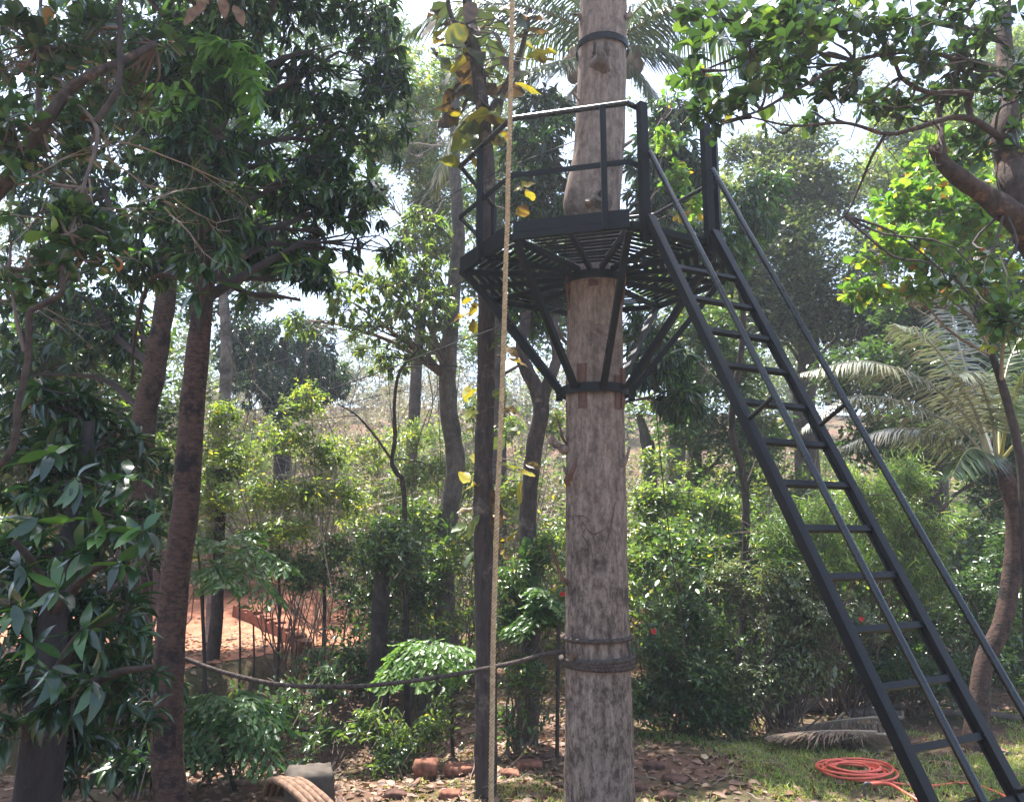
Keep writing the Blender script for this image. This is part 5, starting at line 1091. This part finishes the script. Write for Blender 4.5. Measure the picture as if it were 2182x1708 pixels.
bush('coffee_shrub', 'shadowed leafy shrub hanging over the far side of the red path', ongr(680, 12.6), [lobe(720, 1170, 12, 80, 50), lobe(650, 1220, 12, 70, 45), lobe(760, 1250, 12, 70, 60), lobe(850, 1200, 12, 60, 60), lobe(700, 1310, 11.8, 50, 40), lobe(900, 1260, 12, 60, 60), lobe(560, 1190, 12, 70, 30)],
     'shrub_far', 'small', stems=2, dens=2.4, scale=.85, tone=(.45, .18), yel=.02)  # shaded counterpart, shadow put into the darker leaf colour
bush('green_shrub', 'green leafy shrub between the rope and the forked tree', ongr(1100, 9.2), [lobe(1100, 1240, 9.3, 50, 50), lobe(1160, 1180, 9.4, 45, 50), lobe(1090, 1320, 9.2, 50, 40), lobe(1170, 1300, 9.2, 50, 50), lobe(1130, 1440, 9, 70, 60), lobe(1090, 1530, 8.9, 60, 40), lobe(1180, 1540, 8.9, 50, 50)],
     'shrub', 'small', stems=3, dens=2.6, scale=.8, tone=(.5, .2), yel=.02)
bush('low_shrub', 'low bright green plants on the ground left of the teak stem', ongr(880, 9.2), [lobe(790, 1540, 9.4, 40, 35), lobe(850, 1580, 9.2, 55, 30), lobe(920, 1550, 9.2, 50, 35), lobe(970, 1500, 9.3, 45, 50), lobe(820, 1620, 8.9, 50, 25), lobe(990, 1580, 9, 40, 35)],
     'shrub', 'small_light', stems=3, sr=.006, dens=2.6, scale=.8, tone=(.4, .18), yel=.01)
bush('ravine_shrub', 'dark low plants in the hollow below the red path', ongr(640, 9.8), [lobe(600, 1540, 9.9, 70, 40), lobe(700, 1560, 9.9, 70, 35), lobe(500, 1580, 9, 70, 40), lobe(650, 1620, 9.2, 60, 25), lobe(430, 1600, 8.2, 60, 50)],
     'shrub', 'small', stems=3, sr=.006, dens=1.8, tone=(.3, .14))
bush('mid_shrub', 'patchy green shrubs in half shade left of the grey trunk', ongr(900, 12.2), [lobe(900, 1100, 13, 70, 60), lobe(870, 1010, 14, 70, 50), lobe(950, 1180, 12.4, 60, 60), lobe(990, 1290, 11.5, 40, 60), lobe(930, 1330, 11.5, 50, 50)],
     'shrub_far', 'small_light', stems=3, dens=1.8, scale=.85, tone=(.4, .2), yel=.03)
bush('left_shrub', 'dark leafy branches hanging low behind the dark corner trunk', ongr(300, 8), [lobe(280, 1330, 8, 60, 60), lobe(310, 1230, 8.5, 50, 60), lobe(300, 1440, 7.6, 60, 60), lobe(250, 1560, 7, 80, 60), lobe(350, 1480, 7.4, 40, 60), lobe(20, 1380, 8, 60, 70), lobe(300, 1620, 6.6, 60, 40), lobe(200, 1180, 8.5, 70, 70), lobe(310, 1100, 8, 50, 60), lobe(300, 1000, 8.5, 60, 60), lobe(320, 1360, 7.5, 35, 60), lobe(150, 1640, 7, 60, 40), lobe(330, 1560, 7, 35, 60)],
     'big', 'mango', stems=2, dens=2.8, scale=.85, tone=(.35, .15))
bush('wild_shrub', 'sunny light green shrub in front of the straw coloured scrub', ongr(880, 16), [lobe(800, 960, 16, 70, 50), lobe(880, 930, 17, 60, 45), lobe(760, 1090, 14.5, 60, 45), lobe(830, 1060, 15, 60, 45), lobe(980, 1020, 15, 40, 60), lobe(930, 1000, 15.5, 50, 50)],
     'shrub_far', 'small_light', stems=2, dens=1.9, scale=.9, tone=(.62, .2), yel=.06)
bush('wild_shrub', 'light green shrub left of the red-barked trunk at mid height', ongr(330, 13), [lobe(330, 960, 13, 50, 60), lobe(440, 960, 13.5, 50, 60), lobe(300, 1100, 12.5, 60, 60), lobe(440, 1150, 12.5, 50, 50), lobe(400, 850, 14, 60, 50)],
     'shrub_far', 'small_light', stems=2, dens=2.0, scale=1.0, tone=(.42, .2), yel=.02)
bush('wild_shrub', 'leafy shrub with hanging sprays right of the grey trunk', ongr(1010, 14), [lobe(1000, 880, 14, 40, 50), lobe(1090, 900, 13, 50, 60), lobe(1180, 900, 14, 40, 60), lobe(1190, 1030, 12.5, 40, 60), lobe(1080, 1050, 12.5, 50, 50), lobe(995, 1150, 12, 40, 50)],
     'shrub_far', 'small_light', stems=2, dens=1.5, scale=1.0, tone=(.5, .2), yel=.08)
bush('wild_shrub', 'green shrubs on the slope seen between trunk and ladder', ongr(1500, 16), [lobe(1400, 980, 16, 60, 45), lobe(1500, 1000, 16, 70, 50), lobe(1590, 1020, 15, 70, 50), lobe(1640, 940, 16, 60, 50), lobe(1690, 1010, 15, 60, 50)],
     'shrub_far', 'small_light', stems=2, dens=1.9, scale=1.05, tone=(.5, .2), yel=.04)
bush('wild_shrub', 'dark hanging foliage left of the pale trunk under the mango crown', ongr(250, 11), [lobe(200, 700, 11, 90, 70), lobe(100, 760, 11, 90, 80), lobe(280, 800, 11, 60, 70), lobe(60, 900, 10.5, 80, 80), lobe(330, 720, 12, 40, 60)],
     'shrub_far', 'small', stems=2, dens=2.4, scale=1.3, tone=(.5, .2), yel=.02)
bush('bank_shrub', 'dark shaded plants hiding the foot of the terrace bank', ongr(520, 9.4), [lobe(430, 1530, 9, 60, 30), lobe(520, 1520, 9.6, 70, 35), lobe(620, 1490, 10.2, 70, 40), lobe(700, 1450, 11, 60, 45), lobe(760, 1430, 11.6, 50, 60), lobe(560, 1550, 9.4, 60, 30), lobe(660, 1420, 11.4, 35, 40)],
     'shrub', 'small', stems=3, dens=2.4, tone=(.25, .13))  # added to darken the lit bank, shade put into the leaf tone
def flower(px, py, Y, lab):
    c = P(px, py, Y); rng = np.random.default_rng(int(px)); t = thing('hibiscus_flower', lab, 'flower', c, 'red hibiscus flowers'); me = leaf_mesh('petal', 'broad', .5, int(px)); me.materials.append(M['flower'])
    for k in range(5):
        a = k * 2 * PI / 5; o = leaf_part(t, me, c, (math.cos(a), -.45, math.sin(a)), (0, -1, 0), .036 * rng.uniform(.8, 1.2), rng.uniform(.7, 1.1)); o.name = 'petal'
flower(1835, 1318, 9.7, 'red hibiscus flower seen between the ladder rails'); flower(1392, 1344, 9.4, 'red hibiscus flower on the dark bush beside the main trunk'); flower(1199, 1265, 9.0, 'red hibiscus flower peeking left of the main trunk')
# fishtail palms
def fishtail(name, label, base, fronds, tone, mat='fish', seed=1):
    rng = np.random.default_rng(seed); t = thing(name, label, 'palm', base)
    b = np.array(base)
    for tip, L, sag in fronds:
        tip = np.array(tip); mid = (b + tip) / 2 + np.array((0, 0, sag)); q = curve([b, mid, tip], 20); mb = MB().tube(q, np.linspace(.016, .004, 20), 6, False)
        for i in range(5, 20, 2):
            tg = nrm(q[min(i + 1, 19)] - q[i - 1]); sd_ = nrm(np.cross(tg, (0, 0, 1.)))
            for s in (-1, 1):
                pl_ = L * math.sin(PI * (.2 + .75 * (i - 6) / 14)) ** .7; dv = nrm(tg * .55 + sd_ * s + np.array((0, 0, -.25)))
                n = 7; tt = np.linspace(.15, 1, n); pp = q[i] + dv * (pl_ * tt)[:, None] + np.array((0, 0, -.25)) * (pl_ * tt ** 2)[:, None]
                prisms(mb, np.repeat(q[i][None], 1, 0), pp[-1:], .003, .001)
                for ss in (-1, 1):
                    side = nrm(np.cross(dv, (0, 0, 1.))) * ss
                    leaves(mb, pp, nrm(dv * .7 + side * .6 + np.array((0, 0, -.35)) + rng.normal(0, .15, (n, 3))), nrm(np.array((0, 0, 1.)) + rng.normal(0, .25, (n, 3))), .105 * rng.uniform(.6, 1.2, n), .055 * np.ones(n), np.clip(rng.normal(tone, .12, n), 0, 1), 'fish')
        mb.build('frond', M[mat], t, True)
    MB().tube(curve([ongr((b[0] / (b[1])) * FPX + PW / 2, b[1], -.05), b], 6), .022, 8).build('stem', M['twig_dark'], t, True)
def PB(x, y, Y): return P(x, y, Y)
fishtail('fishtail_palm', 'fishtail palm fronds over the path right of the red-barked trunk', PB(430, 1260, 9.4), [(PB(610, 1200, 9), .35, .35), (PB(540, 1130, 9.4), .35, .25), (PB(400, 1140, 9), .35, .25), (PB(580, 1270, 8.8), .35, .3), (PB(480, 1240, 8.6), .3, .25)], .5, seed=1)
fishtail('fishtail_palm', 'low shaded fishtail palm below the red path', PB(470, 1570, 8.3), [(PB(590, 1540, 8), .32, .3), (PB(430, 1500, 8), .3, .25), (PB(540, 1480, 8.4), .3, .2), (PB(400, 1600, 7.8), .3, .25), (PB(580, 1620, 7.8), .3, .25)], .45, seed=2)
fishtail('fishtail_palm', 'sunlit fishtail palm frond arching above the slack rope', PB(960, 1480, 9.4), [(PB(810, 1440, 8.9), .36, .5), (PB(880, 1440, 8.7), .34, .5), (PB(940, 1400, 8.8), .34, .35), (PB(1005, 1420, 9), .3, .3)], .8, seed=3)  # sunlit look put into the brighter leaf tone of this palm
fishtail('fishtail_palm', 'fishtail palm frond just left of the main trunk', PB(1190, 1330, 9.0), [(PB(1090, 1330, 8.8), .28, .15), (PB(1170, 1280, 8.8), .28, .12), (PB(1140, 1250, 9), .28, .15)], .55, seed=4)
# heart-leaved creeper on the forked tree
cv = thing('creeper', 'heart-leaved creeper climbing the blackened forked trunk', 'creeper', P(1130, 1300, 9.5))
rng = np.random.default_rng(9); cl = leaf_set('broad', 'fish', (.25, .35, .45, .55))
for k in range(46):
    x, y = 1130 + rng.normal(0, 14), rng.uniform(1140, 1300)
    leaf_part(cv, cl[k % 4], P(x, y, 9.45 - rng.uniform(0, .06)), (rng.normal(0, .5), -.3, -1), (rng.normal(0, .3), -1, .3), rng.uniform(.09, .15), 1.15)

# ================================================================ GROUND THINGS
def gpt(px, py, dz=0.0):
    """where the sight line through (px, py) meets the ground"""
    lo, hi = 3.0, 30.0
    for _ in range(40):
        m = (lo + hi) / 2; q = P(px, py, m)
        if q[2] > g1(q[0], m): lo = m
        else: hi = m
    q = P(px, py, lo); return np.array((q[0], lo, g1(q[0], lo) + dz))
def stone_mesh(name, sx, sy, sz, seed, box=.7):
    rng = np.random.default_rng(seed); n = 14
    th = np.linspace(0, PI, n); ph = np.linspace(0, 2 * PI, 22, endpoint=False); A, B = np.meshgrid(th, ph, indexing='ij')
    d = np.stack([np.sin(A) * np.cos(B), np.sin(A) * np.sin(B), np.cos(A)], -1)
    m = np.abs(d).max(-1, keepdims=True); d = d * (1 - box) + d / m * box * .85
    r = 1 + .5 * (fbm(d, 1.4, seed) - .5) + .22 * (fbm(d, 4, seed + 2) - .5)
    V = (d * r[..., None] * (sx, sy, sz)).reshape(-1, 3); k = 22
    i = np.arange(n - 1)[:, None] * k; j = np.arange(k)[None]; j2 = (j + 1) % k
    return mesh_from(name, V, np.stack([i + j, i + k + j, i + k + j2, i + j2], -1).reshape(-1, 4), None, True)
def rock(px, py, w, h, lab, mat='rock', seed=1, lift=0.0, rz=0, name='laterite_stone', depth=.7):
    p = gpt(px, py); s = R(w, p[1]) / 2 * .82; hh = R(h, p[1]) / 2 * .8
    me = stone_mesh(name, s, s * depth, hh, seed); me.materials.append(M[mat])
    o = bpy.data.objects.new(name, me); COL.objects.link(o); o.location = (p[0], p[1] + s * .3, p[2] + hh * .45 + lift); o.rotation_euler = (0, 0, rz)
    tag(o, lab, 'stone', 'loose laterite stones'); return o
rock(902, 1663, 48, 26, 'flat red stone carrying a larger one left of the teak stem', seed=1)
o = rock(905, 1663, 68, 44, 'block of red stone stacked on a flat stone', seed=2, lift=.085)
rock(978, 1652, 92, 36, 'broad red stone lying against the teak stem', 'rock', 3, rz=-.1)
rock(1085, 1655, 55, 22, 'flat reddish stone between rope and main trunk', 'rock', 4)
rock(1128, 1636, 70, 22, 'pale flat stone left of the main trunk base', 'rock', 5, rz=.3)
rock(1160, 1618, 46, 18, 'small stone furthest back left of the main trunk', 'rock_dark', 12)
rock(960, 1700, 60, 26, 'half-buried red stone at the bottom left of the teak stem', 'rock', 6)
rock(840, 1700, 60, 24, 'flat red stone at the bottom edge near the roots', 'rock_dark', 7)
rock(1395, 1640, 60, 26, 'dark red stone right of the main trunk', 'rock_dark', 8, rz=.4)
rock(1365, 1685, 40, 22, 'small dark stone close to the main trunk base', 'rock_dark', 13)
rock(1440, 1665, 76, 20, 'long dark red stone in the grass right of the trunk', 'rock_dark', 9, rz=-.5)
rock(1425, 1705, 54, 30, 'dark stone at the bottom right of the main trunk', 'rock_dark', 10)
rock(700, 1690, 60, 24, 'reddish stone beside the concrete block', 'rock_dark', 11)
# concrete block with thick old ropes
bp = ongr(635, 7.6)
me = stone_mesh('concrete_block', .24, .2, .2, 33, .9); me.materials.append(M['concrete'])
o = bpy.data.objects.new('concrete_block', me); COL.objects.link(o); o.location = (bp[0] + .1, bp[1], bp[2] + .15); o.rotation_euler = (0, 0, .25); tag(o, 'weathered concrete block under the bundle of thick ropes', 'block')
tr_ = thing('thick_rope_bundle', 'bundle of thick brown ropes draped over the concrete block', 'rope', bp)
for k in range(4):
    x0 = P(572 + 13 * k, 1662, 7.5); pts = [P(566 + 13 * k, 1690, 7.75), P(575 + 15 * k, 1662 - 2 * (k % 2), 7.5), P(598 + 17 * k, 1666, 7.35), P(630 + 17 * k, 1690, 7.2), P(655 + 18 * k, 1716, 7.1), P(680 + 18 * k, 1745, 7.0)]
    MB().tube(curve(pts, 24), .03, 12, True, .08, k).build('rope_strand', M['rope_brown'], tr_, True)
def gline(pts, dz): return [gpt(x, y, dz) for x, y in pts]
solo('curved_pipe', MB().tube(curve(gline([(410, 1648), (450, 1668), (500, 1678), (560, 1680)], .05), 20), .035, 10, True, .1, 1), M['rope_brown'], 'thick brown pipe lying behind the red-barked trunk', 'pipe', gpt(450, 1668), smooth=True)
# hose
rng = np.random.default_rng(3); hc = gpt(1822, 1652); t_ = np.linspace(0, 1, 500); a = t_ * 2 * PI * 8.3
rad = .27 + .07 * np.sin(t_ * 23) + .06 * np.sin(a * .37); cx = .05 * np.sin(t_ * 17); cyy = .05 * np.cos(t_ * 13)
hz = .02 + .05 * (.5 + .5 * np.sin(t_ * 31 + a * .5)) * np.minimum(1, t_ * 4)
hp_ = np.stack([hc[0] + cx + rad * np.cos(a), hc[1] + cyy + rad * .95 * np.sin(a), hc[2] + .03 + hz], -1)
solo('coiled_hose', MB().tube(hp_, .0115, 8), M['hose'], 'coiled orange garden hose lying on the grass', 'hose', hc, smooth=True)
sp = gpt(1843, 1702); sp_t = sp + np.array((0, 0, .14))
st = thing('standpipe', 'short dark water pipe sticking out of the grass below the coil', 'pipe', sp)
MB().tube(curve([sp - np.array((0, 0, .05)), sp + np.array((0, 0, .1)), sp + np.array((.02, 0, .14)), sp + np.array((.07, 0, .135))], 14), .013, 8).build('riser', M['pvc'], st, True)
solo('hose_line', MB().tube(curve([sp + np.array((.06, 0, .138)), gpt(1895, 1690, .09), gpt(1930, 1698, .04), gpt(1962, 1712, .02), gpt(2000, 1730, .02)], 24), .0135, 8), M['hose'], 'orange hose running from the standpipe', 'hose', sp, smooth=True)
solo('hose_line', MB().tube(curve([gpt(1880, 1665, .02), gpt(1920, 1674, .02), gpt(1980, 1678, .02), gpt(2060, 1672, .02), gpt(2120, 1690, .02), gpt(2150, 1705, .02)], 30), .0125, 8), M['hose'], 'orange hose trailing from the coil behind the ladder foot', 'hose', gpt(1880, 1665), smooth=True)
# logs
def logg(a, b, r, lab, mat='log', rz=0):
    a, b = gpt(*a, r * .7), gpt(*b, r * .7); q = curve([a, (a + b) / 2 + np.array((0, .05, .02)), b], 14)
    t = thing('fallen_log', lab, 'log', a, 'fallen logs at the lawn edge'); MB().tube(q, np.linspace(r, r * .85, 14), 12, False, .15, int(abs(a[0] * 100))).build('bark', M[mat], t, True)
    for e, c in ((0, q[0]), (-1, q[-1])):
        d = nrm(q[1] - q[0]) if e == 0 else nrm(q[-1] - q[-2]); d = -d if e == 0 else d
        MB().tube([c - d * .02, c + d * .003], (r * .97 if e == 0 else r * .82), 12).build('cut_end', M['log_end'], t)
logg((1700, 1512), (1865, 1522), .1, 'dark fallen log behind the dry frond heap')
logg((1800, 1530), (1925, 1532), .08, 'short log with pale cut end beside the dry fronds')
logg((1890, 1512), (2040, 1505), .05, 'thin log lying behind the ladder')
logg((2000, 1520), (2200, 1540), .05, 'long thin log at the right edge of the lawn')
# dry palm fronds heap
rng = np.random.default_rng(71)
for k, (x, y, dx, dy, L) in enumerate([(1895, 1575, -1, -.45, 1.6), (1885, 1555, -1, -.15, 1.5), (1870, 1545, -.9, -.6, 1.6), (1890, 1590, -1, -.1, 1.4), (1800, 1545, -.55, -.9, 1.2), (1925, 1560, -1, -.25, 1.6), (1870, 1600, -1, -.1, 1.3)]):
    b = gpt(x, y, .06 + .025 * k); mb = frond_mesh(rng, b, (dx, dy, .07), L, .14, 75, .5, rng.uniform(.25, .6), .1 + .25 * (k % 3), .02, .02, .1)
    V = np.vstack(mb.V); zg = gz(V[:, 0], V[:, 1]) + .012; V[:, 2] = np.maximum(V[:, 2], zg + .03 * rng.random(len(V))); n0 = 0
    for i, v in enumerate(mb.V): mb.V[i] = V[n0:n0 + len(v)]; n0 += len(v)
    solo('dry_frond', mb, M['dead_frond'], ['topmost dry palm frond on the heap', 'dry palm frond spread flat across the heap', 'dry palm frond at the back of the heap', 'dry palm frond on the near side of the heap', 'short dry frond lying across the heap', 'dry palm frond running under the ladder', 'dry palm frond at the lowest front edge of the heap'][k], 'palm frond', b, 'heap of dry palm fronds', smooth=True)
# thatch fence and mud wall by the path
fp_ = thing('thatch_fence', 'dark thatch screen with wires behind the red-barked trunk', 'fence', ongr(300, 18))
fa, fb = ongr(235, 18), ongr(372, 18); zt = P(300, 1155, 18)[2]; rng = np.random.default_rng(4)
nst = 60
for k in range(nst):
    t = (k + rng.uniform(-.3, .3)) / nst; b = fa + (fb - fa) * t; b[2] = g1(b[0], b[1]) - .02; h = zt - b[2] + rng.uniform(-.08, .08)
    w = (fb - fa)[0] / nst * .62
    MB().box(b + np.array((0, rng.uniform(-.02, .02), h / 2)), w, .012, h / 2, (nrm(np.array((1, rng.normal(0, .2), rng.normal(0, .02)))), nrm(np.array((0, 1, 0.))), nrm(np.array((rng.normal(0, .015), 0, 1))))).build('thatch_strip', M['thatch'], fp_)
for y in (1163, 1210): MB().tube([P(225, y, 17.93), P(385, y + 3, 17.93)], .012, 6).build('wire', M['twig_pale'], fp_)
for x in (228, 382): b = ongr(x, 18, -.05); MB().tube([b, on(b, zt + .1)], .05, 8, True, .1, 2).build('post', M['bark_dark'], fp_)
wl = [gpt(505, 1312), gpt(560, 1335), gpt(610, 1362), gpt(650, 1392)]; q = curve(wl, 24); mb = MB()
for i in range(23):
    a, b = q[i], q[i + 1]; hgt = .26 + .05 * math.sin(i * 1.7)
    mb.bar(a + np.array((0, 0, hgt / 2 - .03)), b + np.array((0, 0, hgt / 2 - .03 - .001 * i)), .22, hgt)
solo('mud_wall', mb, M['earth_wall'], 'low red mud kerb wall beyond the path', 'wall', wl[0])
# grass and fallen leaves
rng = np.random.default_rng(90)
def scatter(n, xr, yr, dens):
    x = rng.uniform(*xr, n); y = yr[0] + (yr[1] - yr[0]) * rng.random(n) ** 1.2; p = np.stack([x, y, 0 * x], -1)
    k = (rng.random(n) < dens(x, y, p) ) & (np.abs(x) < .75 * y + .6); p = p[k]; p[:, 2] = gz(p[:, 0], p[:, 1]); return p
pg = scatter(115000, (-1.2, 9), (5.5, 12), lambda x, y, p: sstep(.36, .6, fbm(p, .7, 41)) * sstep(10.6 + .2 * x, 9.2 + .2 * x, y) * np.clip(.5 + .25 * (x - .5), .2, 1))
n = len(pg); mb = MB(); d = nrm(np.stack([rng.normal(0, .6, n), rng.normal(0, .6, n), np.ones(n)], -1)); ln = rng.uniform(.04, .12, n)
leaves(mb, pg, d, nrm(rng.normal(size=(n, 3))), ln * .75, .01, np.clip(rng.normal(.66, .2, n), 0, 1), 'blade')
tag(link('grass', mb.mesh('grass'), M['grass']), 'patchy green grass of the clearing', 'grass', kind='stuff')
pf = scatter(52000, (-9, 9), (5.0, 17), lambda x, y, p: np.where((x > -.5) & (x < 3.2), .45, .15) + .85 * sstep(.4, .6, fbm(p, .55, 44)) * np.where(x > 2.5, .5, 1))
n = len(pf); mb = MB(); a = rng.uniform(0, 6.28, n); d = np.stack([np.cos(a), np.sin(a), rng.normal(0, .22, n)], -1)
L_ = rng.uniform(.05, .15, n); pf[:, 2] += .012
up_, wd_, tn_ = nrm(np.array((0, 0, 1.)) + rng.normal(0, .35, (n, 3))), L_ * rng.uniform(.3, .6, n), np.clip(rng.normal(.5, .22, n), 0, 1)
for k, tp in ((pf[:, 1] < 9.5, 'lance'), (pf[:, 1] >= 9.5, 'diamond')): leaves(mb, pf[k], d[k], up_[k], L_[k], wd_[k], tn_[k], tp)
tag(link('leaf_litter', mb.mesh('leaf_litter', True), M['litter']), 'brown fallen leaves strewn over the ground', 'leaves', kind='stuff')
mb = MB(); rng2 = np.random.default_rng(91)
for k in range(60):
    b = gpt(rng2.uniform(500, 2100), rng2.uniform(1480, 1700), .02); bare(rng2, mb, b, (rng2.normal(), rng2.normal(), .05), rng2.uniform(.2, .6), .005, 1)
tag(link('twig_litter', mb.mesh('twig_litter'), M['twig_pale']), 'dry twigs scattered on the forest floor', 'twigs', kind='stuff')
tt = gpt(703, 1700); mb = MB(); rng2 = np.random.default_rng(92)
for k in range(9): bare(rng2, mb, tt, (rng2.normal(0, .5), rng2.normal(0, .3), 1), .22, .006, 1)
solo('pale_twig', mb, M['twig_pale'], 'small pale dry twig standing beside the concrete block', 'twig', tt)

# light haze of the humid air
hz_ = MB().box((0, 30, 13), 75, 70, 20).mesh('haze')
m_ = bpy.data.materials.new('humid_air'); m_.use_nodes = True; n_ = m_.node_tree.nodes; n_.clear()
pv = n_.new('ShaderNodeVolumePrincipled'); pv.inputs['Color'].default_value = (.85, .92, 1, 1); pv.inputs['Density'].default_value = .0019; pv.inputs['Anisotropy'].default_value = .3
ou = n_.new('ShaderNodeOutputMaterial'); m_.node_tree.links.new(pv.outputs[0], ou.inputs['Volume'])
tag(link('haze', hz_, m_), 'thin haze of the humid air', kind='stuff')
